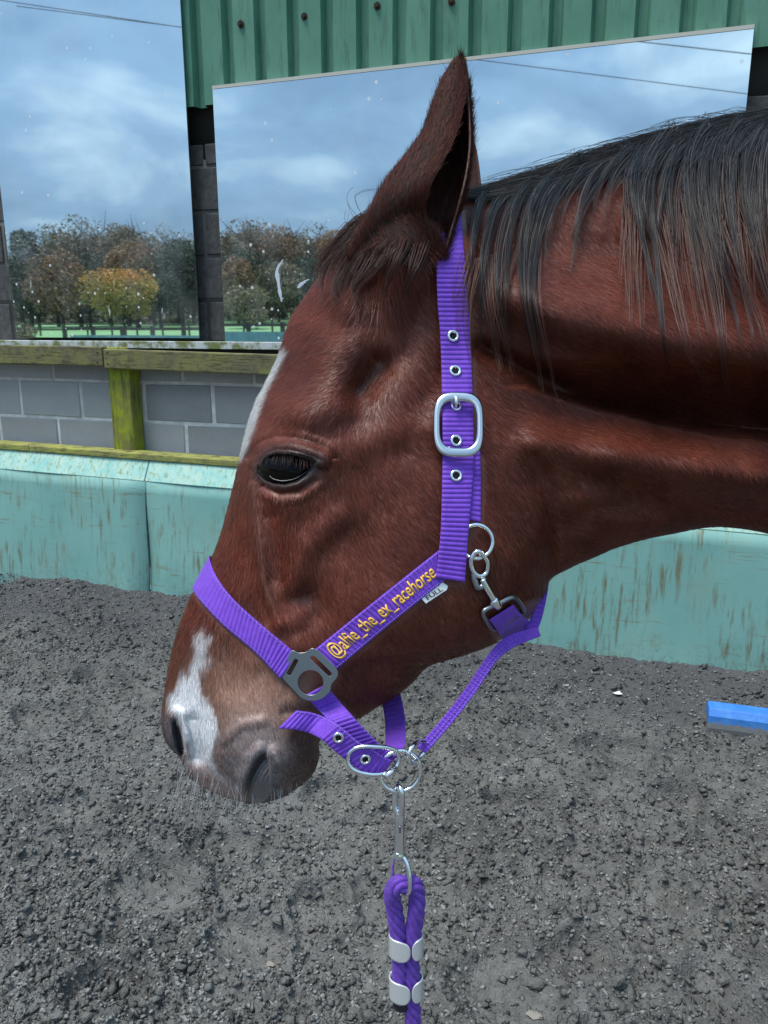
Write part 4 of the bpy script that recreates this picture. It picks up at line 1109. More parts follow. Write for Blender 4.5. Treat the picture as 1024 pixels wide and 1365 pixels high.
# ---- ears: curled shells, each a part
EARIN = mat('ear_lining', (.012, .007, .006), .75, spec=.15)
def ear(L, Rr, depth, bulge, opening, name, n=60, m=44, zlift=0.0, blend=True):
    """cross sections run from the front rim round the outside to the back rim"""
    Lc, Rc = catmull(L, n), catmull(Rr, n); v = []; px = []
    for i in range(n):
        u = i/(n-1); a = (Rc[i]-Lc[i])/2; c = (Rc[i]+Lc[i])/2
        wpx = np.linalg.norm(a); dpt = bulge*math.sin(math.pi*min(1, .25+.75*u*0.9))**.6*wpx/58.0
        f0 = math.radians(opening(u))
        for k in range(m):
            q = f0+(math.radians(372)-f0)*k/(m-1)
            P = c+a*math.cos(q); d = depth+zlift*u-dpt*math.sin(q)*(1 if math.sin(q) > 0 or not blend else min(1, .25+max(0, u-.3)*2.2))
            if blend and u < .45:
                w_ = max(0, 1-u/.45); w_ = w_*w_*(3-2*w_); hs = float(sdp(P[0], P[1])); b_ = min(1, max(0, -2.2*math.sin(q)))
                wb = max(0, 1-u/.15); wb = wb*wb*(3-2*wb)
                df = d*(1-w_)+(hs+.010*max(0, 1-u/.10)-.004*min(1, u/.1))*w_
                d = df*(1-b_)+(d+.12*wb)*b_
            v.append(at_depth(P[0], P[1], d)); px.append(P)
    f = [(i*m+k, i*m+k+1, (i+1)*m+k+1, (i+1)*m+k) for i in range(n-1) for k in range(m-1)]
    me = mesh_np('ear', np.array(v), f, mat=COAT)
    o = link('ear', me)
    s = o.modifiers.new('thick', 'SOLIDIFY'); s.thickness = .0026; s.offset = 0; me.materials.append(EARIN); s.material_offset = 1
    px = np.array(px); return o, px, n, m
ED = float(ZS(np.array([540.]), np.array([300.]))[0]-.082)
near_ear, epx, en, em = ear([(470, 378), (464, 355), (471, 326), (490, 288), (515, 243), (545, 205), (566, 175), (578, 140), (592, 105), (606, 82), (612, 78)],
    [(580, 372), (590, 348), (598, 322), (605, 298), (613, 272), (622, 235), (627, 195), (626, 150), (623, 115), (619, 88), (615, 77)], ED, .044, lambda u: float(np.interp(u, [0, .13, .19, .26, .33, .45, .60, .75, .88, 1], [13, 15, 36, 66, 78, 82, 73, 55, 32, 20])), 'ear', zlift=.035)
def paint(o, px, n, m, inner=True):
    c = np.ones((n*m, 4)); base = np.array((.070, .019, .0115)); dk = np.array((.030, .010, .007)); u = np.repeat(np.linspace(0, 1, n), m); k = np.tile(np.linspace(0, 1, m), n)
    nn = fbm(px[:, 0]/25, px[:, 1]/25, 0.3, 3, 61)
    c[:, :3] = base*(.7+.6*nn)[:, None]
    w = np.clip((u-.80)/.2, 0, 1)[:, None]; c[:, :3] = c[:, :3]*(1-w*.55)+dk*w*.55
    w = np.exp(-((k-0.0)/.05)**2)[:, None]*.5; c[:, :3] = c[:, :3]*(1-w)+np.array((.09, .032, .02))*w
    a = o.data.attributes.new('col', 'FLOAT_COLOR', 'POINT'); a.data.foreach_set('color', c.astype(np.float32).ravel())
paint(near_ear, epx, en, em); adopt(near_ear, horse)
far_ear, fpx, fn, fm = ear([(560, 330), (565, 300), (575, 260), (590, 215), (607, 185), (618, 178)], [(634, 330), (639, 300), (641, 262), (638, 225), (633, 195), (625, 178)], ED+.19, .03, lambda u: 200, 'ear', 40, 30, blend=False)
paint(far_ear, fpx, fn, fm); adopt(far_ear, horse)

# ================================================================== HAIR
def hair_object(name, P, rad, col, material, parent, kind=None, nrm=None):
    """P (n, k, 3) strand points, rad (n, k), col (n, 3): one curves object"""
    n, k = P.shape[:2]
    hc = bpy.data.hair_curves.new(name); hc.add_curves([k]*n)
    hc.attributes['position'].data.foreach_set('vector', P.astype(np.float32).ravel())
    ra = hc.attributes.get('radius') or hc.attributes.new('radius', 'FLOAT', 'POINT')
    ra.data.foreach_set('value', rad.astype(np.float32).ravel())
    c4 = np.ones((n, 4), np.float32); c4[:, :3] = col
    a = hc.attributes.new('col', 'FLOAT_COLOR', 'CURVE'); a.data.foreach_set('color', c4.ravel())
    if nrm is not None:
        a = hc.attributes.new('lie', 'FLOAT_VECTOR', 'CURVE'); a.data.foreach_set('vector', nrm.astype(np.float32).ravel())
    hc.materials.append(material); o = link(name, hc); adopt(o, parent)
    if kind: o['kind'] = kind
    return o
def hair_mat(name, rough=.42, spec=.5, lie=False):
    m = mat(name, (.1, .05, .03), rough, spec=spec); t = NT(m); t.color(t.attr('col'))
    if lie:      # short hair lying on the skin is lit as the skin under it is
        a = t.n.new('ShaderNodeAttribute'); a.attribute_name = 'lie'; t.l.new(a.outputs['Vector'], t.b.inputs['Normal'])
    return m
HAIRM = hair_mat('coat_hair', .40, .30, True); EARH = hair_mat('ear_hair', .6, .15, True); FOREM = hair_mat('forelock_hair', .45, .25); MANEM = hair_mat('mane_hair', .36, .38); WHISK = hair_mat('whisker_hair', .4, .5)
# direction in which the short coat lies, as image-plane angles (degrees, y down)
FA = [(300, 900, 75), (260, 960, 80), (350, 980, 70), (400, 1000, 60), (320, 780, 100), (380, 780, 80), (330, 640, 105), (350, 540, 150), (400, 500, 160), (390, 430, 165), (430, 400, 150), (460, 470, 170), (470, 520, 120), (440, 660, 75), (500, 700, 55), (560, 600, 50), (560, 500, 45),
      (560, 420, 50), (600, 800, 50), (500, 830, 60), (660, 700, 55), (700, 800, 70), (680, 560, 35), (520, 360, 70), (600, 340, 80), (700, 350, 50), (800, 400, 45), (900, 350, 50), (1000, 400, 45), (760, 480, 35), (800, 620, 55), (900, 640, 60), (1000, 640, 60), (760, 720, 30), (850, 700, 20), (1100, 500, 50)]
FC = TPS([(x, y, math.cos(math.radians(a))) for x, y, a in FA], 1e-2); FS = TPS([(x, y, math.sin(math.radians(a))) for x, y, a in FA], 1e-2)
def sample_grid(n, seed):
    """random points on the near sheet of the body: px, position, normal; even by area in the picture"""
    g = np.random.default_rng(seed)
    d1 = (NEAR[1:, :-1]-NEAR[:-1, :-1]); d2 = (NEAR[:-1, 1:]-NEAR[:-1, :-1]); nn = np.cross(d2, d1); A = np.linalg.norm(nn, axis=2)
    ok = np.ones_like(A); ok[X[:-1, :-1] > 1090] = 0; A = A*ok
    p = A.ravel()/A.sum(); idx = g.choice(p.size, n, p=p); i, j = np.unravel_index(idx, A.shape)
    a, b_ = g.random(n)[:, None], g.random(n)[:, None]
    pos = (NEAR[i, j]*(1-a)+NEAR[i+1, j]*a)*(1-b_)+(NEAR[i, j+1]*(1-a)+NEAR[i+1, j+1]*a)*b_
    x = X[i, j]; y = Y[i, j]; nr = nn[i, j]/A[i, j][:, None].clip(1e-12)
    s = np.sign(np.einsum('ij,ij->i', nr, CAM-pos)); s[s == 0] = 1
    med = np.einsum('ij,j->i', nr, -fwd); nr = nr*np.where(np.median(med) > 0, 1, -1)
    return x, y, pos, nr, g
STRAPS_PX = [[(258, 780), (282, 742), (290, 766), (312, 798), (350, 833), (396, 872), (374, 902), (338, 868), (298, 834), (268, 802)], [(417, 868), (470, 825), (530, 777), (592, 728), (606, 768), (553, 806), (500, 849), (447, 894)],
    [(596, 275), (616, 275), (620, 350), (627, 450), (632, 600), (641, 610), (641, 696), (624, 717), (620, 776), (581, 770), (588, 680), (590, 600), (583, 400), (582, 345)], [(408, 926), (434, 912), (470, 955), (440, 965)], [(648, 826), (684, 805), (735, 790), (735, 850), (665, 862)], [(385, 875), (410, 862), (450, 900), (430, 935), (400, 935)]]
def under_strap(x, y):
    r = np.zeros(x.shape, bool)
    for p in STRAPS_PX: r |= inside(x, y, p) | (seg_dist(x, y, p, True) < 3.0)
    return r
def fur(n, seed, lmul=1.0, rad=.00016):
    x, y, pos, nr, g = sample_grid(n, seed)
    de = seg_dist(x, y, EYE, True); ins = inside(x, y, EYE); keep = ~(ins | (de < 2)) & ~under_strap(x, y) & ~inside(x, y, NOSTR) & ~inside(x, y, FARN)
    x, y, pos, nr, de = x[keep], y[keep], pos[keep], nr[keep], de[keep]
    n = len(x); c, s = FC(x, y), FS(x, y); an = np.arctan2(s, c)+.22*g.normal(size=n)+.7*(fbm(x/40, y/40, .2, 2, 71)-.5)
    d = np.cos(an)[:, None]*rgt-np.sin(an)[:, None]*upv
    d = d-nr*np.einsum('ij,ij->i', d, nr)[:, None]; d /= np.linalg.norm(d, axis=1)[:, None].clip(1e-6)
    muz = np.clip((y-900)/120, 0, 1)*np.clip((470-x)/40, 0, 1); eyez = np.exp(-(np.where(de < 40, de, 40)/22)**2)
    Lh = .0105*(1-.6*muz)*(1-.6*eyez)*(.7+.6*g.random(n))*lmul
    lift = (.10+.10*g.random(n)); tt = np.array([0, .5, 1.0])
    P = pos[:, None]+d[:, None]*(Lh[:, None]*tt)[..., None]+nr[:, None]*(Lh[:, None]*(lift[:, None]*tt*(1.25-.5*tt)))[..., None]
    R = rad*(.7+.6*g.random(n))[:, None]*np.array([1, .85, .25])
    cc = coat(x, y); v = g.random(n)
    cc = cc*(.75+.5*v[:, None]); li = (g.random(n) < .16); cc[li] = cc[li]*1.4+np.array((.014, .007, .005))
    jn = nr+.16*g.normal(size=nr.shape)+.10*d; jn /= np.linalg.norm(jn, axis=1)[:, None]
    return P, R, cc, jn
P, R, cc, jn = fur(260000, 11, .75, .00012)
P_, R_, cc_, jn_ = fur(130000, 12, 2.1)
_x = ((P_[:, 0]-CAM)@rgt)/((P_[:, 0]-CAM)@fwd)*FPX+IW/2; _y = IH/2-((P_[:, 0]-CAM)@upv)/((P_[:, 0]-CAM)@fwd)*FPX
kp = inside(_x, _y, [(445, 340), (500, 285), (585, 320), (585, 400), (540, 420), (480, 415), (440, 390)])
P, R, cc, jn = np.concatenate([P, P_[kp]]), np.concatenate([R, R_[kp]]), np.concatenate([cc, cc_[kp]*.85]), np.concatenate([jn, jn_[kp]])
hair_object('coat_hair', P, R, cc, HAIRM, horse, 'stuff', jn)

# ear hair
def ear_fur(o, px, n, m, cnt, seed, lo=0.0, hi=1.0, ln=.010, out=1):
    g = np.random.default_rng(seed); co = np.empty(n*m*3, np.float32); o.data.vertices.foreach_get('co', co); G = co.reshape(n, m, 3).astype(float)
    i = g.integers(0, n-1, cnt); j = (lo*(m-1)+(hi-lo)*(m-1)*g.random(cnt)).astype(int).clip(0, m-2); a, b_ = g.random(cnt)[:, None], g.random(cnt)[:, None]
    p = (G[i, j]*(1-a)+G[i+1, j]*a)*(1-b_)+(G[i, j+1]*(1-a)+G[i+1, j+1]*a)*b_
    up = G[i+1, j]-G[i, j]; up /= np.linalg.norm(up, axis=1)[:, None]; ac = G[i, j+1]-G[i, j]; ac /= np.linalg.norm(ac, axis=1)[:, None].clip(1e-9)
    nr = np.cross(up, ac); cen = G.mean(1)[i]; sg = np.sign(np.einsum('ij,ij->i', nr, p-cen)); nr *= (sg*out)[:, None]
    d = up+.25*g.normal(size=(cnt, 3)); L_ = ln*(.6+.8*g.random(cnt))*np.where(i > .86*n, .45, 1); tt = np.array([0, .5, 1.])
    P = p[:, None]+nr[:, None]*.002+d[:, None]*(L_[:, None]*tt)[..., None]+nr[:, None]*(L_[:, None]*.22*tt)[..., None]
    R = .00013*np.ones((cnt, 1))*np.array([1, .8, .25]); c = np.array((.088, .0225, .0130))*(.5+g.random(cnt))[:, None]
    jn = nr*out+.15*g.normal(size=nr.shape); jn *= np.sign(np.einsum('ij,ij->i', jn, CAM-p))[:, None]; jn /= np.linalg.norm(jn, axis=1)[:, None]; NRM.append(jn)
    return P, R, c
NRM = []
P1, R1, C1 = ear_fur(near_ear, epx, en, em, 17000, 21, ln=.0065)
P2, R2, C2 = ear_fur(near_ear, epx, en, em, 1500, 22, 0.0, .08, .009)
P3, R3, C3 = ear_fur(near_ear, epx, en, em, 1800, 23, .93, 1.0, .010)
P4, R4, C4 = ear_fur(near_ear, epx, en, em, 5000, 24, .55, .98, .018, -1); C4 *= .35
eh = hair_object('ear_hair', np.concatenate([P1, P2, P3, P4]), np.concatenate([R1, R2, R3, R4]), np.concatenate([C1, C2, C3, C4]), EARH, horse, 'stuff', np.concatenate(NRM))

# mane: locks rooted along the crest, swept towards the ears and then hanging down the near side
def strands(keys, n, spread0, spread1, k, g, taper=1.0, tipmix=.5, lift=.006, r0=.00022, col=(.022, .017, .017), cvar=.8, lmin=.55):
    """keys: px path of a lock (root to tip); spread = half width in px at root and tip"""
    C = catmull(keys, 40); out = []; u = np.linspace(0, 1, k)
    ns = max(2, int(n/42)+1); sid = g.integers(0, ns, n); cen = np.linspace(-.9, .9, ns)+.22*g.normal(size=ns); swv = g.normal(size=ns)
    s1 = g.normal(size=n); wav = g.normal(size=(n, 2)); lsub = .62+.38*g.random(ns)
    ln = np.minimum(1, lsub[sid]*(.48+.56*g.random(n)**1.1)); ln[sid == ns//2] = (lmin+(1-lmin)*g.random(n)**.5)[sid == ns//2]
    PX = []
    T = np.gradient(C, axis=0); T /= np.linalg.norm(T, axis=1)[:, None]; Nn = np.stack([-T[:, 1], T[:, 0]], 1)
    for q in range(k):
        f = u[q]*ln*39; i = f.astype(int).clip(0, 38); w = (f-i)[:, None]
        c = C[i]*(1-w)+C[i+1]*w; nn = Nn[i]
        wd = spread0*(1-u[q])+spread1*u[q]
        tight = 1-.93*min(1, u[q]/.85)
        off = wd*1.9*(cen[sid]+.42*s1*tight)+.9*s1*u[q]+wav[:, 0]*1.3*np.sin(3*u[q]+wav[:, 1]*2)+5*swv[sid]*u[q]**2
        bl = min(1.0, u[q]/.35); bl = bl*bl*(3-2*bl); nn = nn*np.where(nn[:, :1] < 0, -1, 1); vec = np.array([1.0, -.26])*(1-bl)+nn*bl
        PX.append(c+vec*off[:, None])
    PX = np.stack(PX, 1)
    return PX, u
def lay(PX, u, g, lift=.005, out=.004):
    n, k = PX.shape[:2]; x = PX[..., 0].ravel(); y = PX[..., 1].ravel()
    d = surf_depth(x, y)
    # a little proud of the coat, strands in layers
    lay_ = (lift*(.35+g.random(n)))[:, None]*np.ones(k)+out*np.sin(np.pi*u)[None]*(.5+g.random(n))[:, None]
    return at_depth(x, y, d-lay_.ravel()).reshape(n, k, 3)
# surface depth on a grid, smoothed for lookups
gxs = np.arange(200, 1330, 3.0); gys = np.arange(60, 1100, 3.0); GXX, GYY = np.meshgrid(gxs, gys)
hh_, _, ee_ = height(GXX.ravel().copy(), GYY.ravel().copy(), False)
inn = inside(GXX.ravel(), GYY.ravel(), np.vstack([OUTL[::4]]))
hh_ = np.where(inn, hh_, 0); SG = (ZS(GXX.ravel(), GYY.ravel())-hh_).reshape(GXX.shape)
def blur(A, n):
    for _ in range(n):
        A = (np.pad(A, ((1, 1), (0, 0)), 'edge')[:-2]+A+np.pad(A, ((1, 1), (0, 0)), 'edge')[2:])/3
        A = (np.pad(A, ((0, 0), (1, 1)), 'edge')[:, :-2]+A+np.pad(A, ((0, 0), (1, 1)), 'edge')[:, 2:])/3
    return A
SGM = np.minimum(blur(SG, 22), SG+.0)*.35+blur(SG, 22)*.65-.004
def surf_depth(x, y, SG=None):
    SG = SGM if SG is None else SG
    fx = np.clip((x-gxs[0])/3.0, 0, len(gxs)-1.001); fy = np.clip((y-gys[0])/3.0, 0, len(gys)-1.001); i, j = fx.astype(int), fy.astype(int); a, b_ = fx-i, fy-j
    return (SG[j, i]*(1-a)+SG[j, i+1]*a)*(1-b_)+(SG[j+1, i]*(1-a)+SG[j+1, i+1]*a)*b_
g = np.random.default_rng(77)
def crest(x): return np.interp(x, Dc[:, 0][np.argsort(Dc[:, 0])], Dc[:, 1][np.argsort(Dc[:, 0])]) if x > 620 else 258.0
LOCKS = [ # root x, sweep path, tip, count, root/tip spread
 ([(672, 250), (650, 272), (638, 330), (636, 400), (642, 462)], 260, 10, 5), ([(690, 246), (664, 285), (650, 340), (647, 410), (655, 470)], 260, 12, 7),
 ([(745, 229), (712, 255), (692, 320), (690, 400), (702, 490)], 420, 14, 9), ([(760, 225), (728, 255), (706, 320), (700, 400), (715, 505)], 260, 12, 6), ([(730, 234), (705, 258), (688, 300), (684, 360)], 160, 10, 8), ([(775, 220), (742, 250), (720, 300), (712, 360)], 180, 12, 8),
 ([(825, 206), (792, 240), (772, 290), (766, 370)], 200, 12, 4), ([(838, 202), (812, 232), (798, 270), (794, 315)], 150, 10, 5), ([(852, 197), (828, 230), (820, 260), (812, 290)], 130, 10, 7), ([(800, 213), (770, 235), (752, 262), (742, 300)], 200, 16, 10),
 ([(890, 186), (858, 215), (850, 262), (866, 350), (882, 425)], 420, 14, 4), ([(895, 184), (868, 215), (862, 270), (874, 370), (888, 470), (905, 512)], 160, 8, 3), ([(915, 179), (884, 210), (874, 260), (870, 300), (880, 350)], 260, 14, 8), ([(905, 181), (880, 206), (868, 240), (866, 276)], 220, 14, 8),
 ([(940, 172), (908, 205), (900, 260), (908, 330), (914, 430)], 200, 10, 8), ([(958, 168), (928, 205), (922, 262), (940, 340), (962, 402)], 420, 14, 6), ([(968, 166), (942, 200), (938, 260), (952, 340), (972, 410), (982, 470)], 300, 12, 8), ([(985, 162), (960, 200), (955, 262), (966, 330), (975, 395)], 320, 14, 9),
 ([(1000, 159), (978, 195), (972, 260), (984, 330), (996, 384)], 380, 14, 9), ([(1018, 156), (996, 190), (990, 250), (1000, 320), (1012, 390)], 420, 14, 8), ([(1034, 154), (1014, 190), (1008, 250), (1014, 320), (1026, 400)], 420, 14, 9), ([(1052, 152), (1032, 190), (1026, 250), (1032, 330), (1044, 420)], 420, 16, 9),
 ([(1075, 150), (1055, 190), (1050, 260), (1056, 340), (1066, 430)], 420, 18, 9), ([(930, 175), (900, 200), (886, 230), (880, 262)], 260, 16, 10), ([(975, 165), (950, 188), (936, 215), (930, 250)], 260, 16, 10), ([(1010, 158), (985, 180), (968, 210), (962, 250)], 260, 16, 10),
 ([(860, 195), (835, 215), (815, 235), (806, 262)], 220, 16, 9), ([(1005, 158), (990, 200), (986, 260), (1000, 350), (1022, 450)], 200, 10, 10), ([(948, 170), (926, 206), (918, 262), (926, 340), (940, 420), (948, 500)], 90, 8, 14), ([(880, 188), (856, 220), (846, 262), (850, 330)], 120, 10, 8)]
for kx in range(1, 8): LOCKS.append(([(1075+26*kx, 148), (1055+26*kx, 190), (1050+26*kx, 260), (1056+26*kx, 340), (1066+26*kx, 430)], 420, 18, 9))
MP_, MR_, MC_ = [], [], []
for keys, cnt, sa, sb in LOCKS:
    cnt = int(cnt*(.28 if keys[0][0] < 880 else .28)); sa, sb = sa*(.50 if keys[0][0] < 880 else .66), sb*1.0; k = 14; PX, u = strands(keys, cnt, sa, sb, k, g)
    MP_.append(lay(PX, u, g, .006, .010)); w = (.7+.6*g.random(cnt))[:, None]
    MR_.append(.00024*w*np.interp(u, [0, .5, 1], [1, .8, .22])[None]); v = g.random(cnt)[:, None]
    cc_ = np.array((.010, .0085, .009))*(.6+.9*v); hi = g.random(cnt) < .20; cc_[hi] = np.array((.085, .070, .070)); MC_.append(cc_)
# thin stray tails at lock tips, browner
for keys, cnt, sa, sb in LOCKS:
    if len(keys) < 4 or keys[-1][1] < 380: continue
    m_ = 26; tip = np.array(keys[-1]); kk = [tuple(np.array(keys[-2])), tuple(tip), (tip[0]+6, tip[1]+38)]
    PX, u = strands([keys[2], *kk], m_, 6, 16, 14, g, lmin=.8); MP_.append(lay(PX, u, g, .006, .006)); MR_.append(.00025*np.ones((m_, 1))*np.interp(u, [0, 1], [1, .3])[None]); MC_.append(np.array((.13, .065, .05))*(.4+.8*g.random(m_))[:, None])
# hair lying along the crest towards the ears
n = 2600; x0 = 640+600*g.random(n); k = 12; u = np.linspace(0, 1, k); Ls = 60+110*g.random(n); dr = g.random(n)
y0 = np.array([crest(a) for a in x0])
xx = x0[:, None]-Ls[:, None]*u[None]; yy = y0[:, None]+(.24*Ls[:, None]*u[None])+(dr[:, None]**1.3)*46*np.sqrt(u)[None]*np.clip((xx-600)/120, .15, 1)-5*np.sin(np.pi*u)[None]
PX = np.stack([xx, yy], -1); P = lay(PX, u, g, .007, .004); MP_.append(np.concatenate([P, P[:, -1:], P[:, -1:]], 1)[:, :14]); MR_.append(np.concatenate([.00030*np.ones((n, 1))*np.interp(u, [0, 1], [1, .3])[None], np.full((n, 2), 1e-5)], 1)[:, :14])
cc_ = np.array((.012, .0095, .009))*(.6+.9*g.random(n))[:, None]; hi = g.random(n) < .14; cc_[hi] = np.array((.06, .042, .036)); MC_.append(cc_)
# fly-aways above the crest
n = 170; x0 = 650+430*g.random(n); y0 = np.array([crest(a) for a in x0])+3; k = 14; u = np.linspace(0, 1, k); Ls = 40+90*g.random(n); up_ = 3+13*g.random(n)**2.0
xx = x0[:, None]-Ls[:, None]*u[None]; yy = y0[:, None]+.20*Ls[:, None]*u[None]-up_[:, None]*np.sin(np.pi*u*.75)[None]
d = ZS(xx.ravel(), np.clip(yy, 60, 1100).ravel())-.01+.02*np.repeat(g.random(n), k); MP_.append(at_depth(xx.ravel(), yy.ravel(), d).reshape(n, k, 3)); MR_.append(.00016*np.ones((n, k))); MC_.append(np.array((.03, .025, .025))*np.ones((n, 1)))
hair_object('mane', np.concatenate(MP_), np.concatenate(MR_), np.concatenate(MC_), MANEM, horse)

# forelock and the long hair round the ear base
FL = [([(500, 292), (470, 312), (440, 340), (424, 368), (432, 396)], 160, 8, 4), ([(505, 300), (470, 330), (446, 360), (440, 392), (456, 408)], 160, 8, 5), ([(520, 300), (490, 330), (470, 365), (466, 400)], 160, 10, 7), ([(515, 285), (480, 300), (450, 325), (428, 345), (420, 365)], 120, 7, 4),
      ([(530, 305), (512, 335), (496, 370), (488, 400)], 70, 12, 12), ([(552, 325), (540, 350), (530, 375), (524, 396)], 60, 12, 12), ([(500, 330), (478, 360), (462, 385), (470, 410)], 140, 10, 8),]
A, B_, C_ = [], [], []
for keys, cnt, sa, sb in FL:
    PX, u = strands(keys, cnt, sa, sb, 12, g); A.append(lay(PX, u, g, .008, .008)); B_.append(.00026*np.ones((cnt, 1))*np.interp(u, [0, .6, 1], [1, .8, .25])[None]); c_ = np.array((.042, .0155, .0105))*(.5+.9*g.random(cnt))[:, None]; hi = g.random(cnt) < .12; c_[hi] = (.10, .045, .034); C_.append(c_)
for keys in ([(486, 310), (484, 285), (494, 266), (512, 272)], [(484, 300), (470, 276), (468, 258), (486, 246), (510, 244)], [(470, 300), (460, 280), (452, 262)]):
    PX, u = strands(keys, 3, 3, 3, 12, g); dd = ZS(PX[..., 0].ravel(), PX[..., 1].ravel())-.03; A.append(at_depth(PX[..., 0].ravel(), PX[..., 1].ravel(), dd).reshape(3, 12, 3)); B_.append(.00016*np.ones((3, 12))); C_.append(np.full((3, 3), .03))
hair_object('forelock', np.concatenate(A), np.concatenate(B_), np.concatenate(C_), FOREM, horse)

# whiskers and chin hairs, eyelashes
n = 150; px0 = np.concatenate([250+80*g.random(80), 330+90*g.random(40), 236+20*g.random(30)]); py0 = np.concatenate([1030+.35*(px0[:80]-250)+8*g.normal(size=80), 1066-.3*(px0[80:120]-330)-6*g.random(40), 1000+25*g.random(30)])
p0 = near_point(px0, np.minimum(py0, 1062)); dirn = -upv*(.9+.5*g.random(n))[:, None]+rgt*((px0-330)/150*.5+.18*g.normal(size=n))[:, None]-fwd*(.15*g.normal(size=n)+.05)[:, None]
Lw = .012+.040*g.random(n)**2; u = np.linspace(0, 1, 6); P = p0[:, None]+dirn[:, None]*(Lw[:, None]*u)[..., None]+rgt*(.004*g.normal(size=n))[:, None, None]*(u**2)[None, :, None]
hair_object('whiskers', P, .00014*np.ones((n, 1))*np.linspace(1, .3, 6)[None], np.where((g.random(n) < .7)[:, None], np.array((.42, .42, .42)), np.array((.05, .045, .045))), WHISK, horse)
n = 130; tq = g.random(n); EU = catmull(EYEU, 100)[(tq*80).astype(int)+8]; p0 = near_point(EU[:, 0], EU[:, 1], -.001, False)-fwd*.003
dirn = -upv*.75+(-fwd)*.40+rgt*(-.45+.55*tq[:, None]+.2*g.normal(size=(n, 1))); P = p0[:, None]+dirn[:, None]*((.008+.009*g.random(n))[:, None]*u)[..., None]-upv*(.003*u**2)[None, :, None]
hair_object('eyelashes', P, .00014*np.ones((n, 1))*np.linspace(1, .3, 6)[None], np.array((.09, .045, .035))*np.ones((n, 1)), WHISK, horse)
# ================================================================== HALTER
def m_web(name, c, c2):
    m = mat(name, c, .62, spec=.35); t = NT(m); o = t.src()
    t.color(t.mix(t.ramp(t.noise(o, 160, 3, .7), (.3, 0.0), (.7, 1.0)), c, c2))
    t.b.inputs['Sheen Weight'].default_value = .1
    t.bump(t.noise(o, 900, 2, .6), .35, .0008); return m
WEB = m_web('purple_webbing', (.140, .040, .44), (.185, .060, .56))
ROPEM = m_web('purple_rope', (.095, .028, .30), (.175, .070, .50))
CHROME = mat('polished_steel', (.84, .86, .88), .13, 1.0)
SATIN = mat('satin_steel', (.88, .89, .90), .34, .6)
NICKEL = mat('nickel_plate', (.60, .61, .63), .2, 1.0)
GUN = mat('gunmetal', (.30, .31, .33), .33, 1.0)
YEL = mat('yellow_lettering', (.90, .50, .06), .6)
WHT = mat('white_label', (.78, .80, .82), .6)
BLK = mat('black_print', (.012, .012, .013), .6)
HOLE = mat('dark_hole', (.006, .004, .008), .9)
halter = empty('halter', tuple(near_point(np.array([560.]), np.array([700.]))[0]))
tag(halter, 'purple webbing halter with yellow lettering buckled on the head of the bay horse', 'halter')
# smoothed depth for straps and hair
SGB = np.minimum(blur(SG, 5), SG+.004)
def sd_(x, y):
    fx = np.clip((x-gxs[0])/3.0, 0, len(gxs)-1.001); fy = np.clip((y-gys[0])/3.0, 0, len(gys)-1.001); i, j = fx.astype(int), fy.astype(int); a, b_ = fx-i, fy-j
    return (SGB[j, i]*(1-a)+SGB[j, i+1]*a)*(1-b_)+(SGB[j+1, i]*(1-a)+SGB[j+1, i+1]*a)*b_
def strap_frame(knots, off, n):
    """knots: (ax, ay, bx, by, proud, depth or None): the two edges of a strap in px, how far it stands off, a depth of its own where it hangs free"""
    K = np.array([[k[0], k[1], k[2], k[3], k[4] if len(k) > 4 else 0, 0 if len(k) < 6 or k[5] is None else 1, 0 if len(k) < 6 or k[5] is None else k[5]] for k in knots], float)
    # fill free depths so that they interpolate
    for i in range(len(K)):
        if K[i, 5] == 0: K[i, 6] = float(sd_(np.array([(K[i, 0]+K[i, 2])/2]), np.array([(K[i, 1]+K[i, 3])/2]))[0])-off-K[i, 4]
    C = catmull(K, n); w = np.clip(C[:, 5], 0, 1)
    ac = []
    for u in np.linspace(0, 1, 7):
        x = C[:, 0]*(1-u)+C[:, 2]*u; y = C[:, 1]*(1-u)+C[:, 3]*u; d = sd_(x, y)-off-C[:, 4]; d = d*(1-w)+C[:, 6]*w; ac.append((x, y, d))
    D = np.stack([a[2] for a in ac], 1)
    # webbing is stiff across its width and bends gently along its length
    u = np.linspace(-1, 1, 7); m0 = D.mean(1); m1 = (D*u).mean(1)/(u*u).mean(); m2 = np.minimum(0, 0)
    for _ in range(6):
        m0 = np.convolve(np.pad(m0, 2, 'edge'), np.ones(5)/5, 'valid'); m1 = np.convolve(np.pad(m1, 2, 'edge'), np.ones(5)/5, 'valid')
    return C, m0, m1, D
def strap_pos(F, t, a, lift=0.0, conform=.55):
    """t index along, a in -1..1 across"""
    C, m0, m1, D = F; i = np.clip(np.floor(t).astype(int), 0, len(C)-2); w = np.clip(t-i, 0, 1)
    c = C[i]*(1-w)[:, None]+C[i+1]*w[:, None]; u = (a+1)/2
    x = c[:, 0]*(1-u)+c[:, 2]*u; y = c[:, 1]*(1-u)+c[:, 3]*u
    d = (m0[i]*(1-w)+m0[i+1]*w)+a*(m1[i]*(1-w)+m1[i+1]*w)
    q = np.clip(u*6, 0, 5.999); j = q.astype(int); f = q-j; D0 = D[i]*(1-w)[:, None]+D[i+1]*w[:, None]; r = np.arange(len(i)); dd = D0[r, j]*(1-f)+D0[r, j+1]*f
    d = d*(1-conform)+dd*conform
    return at_depth(x, y, d-lift)
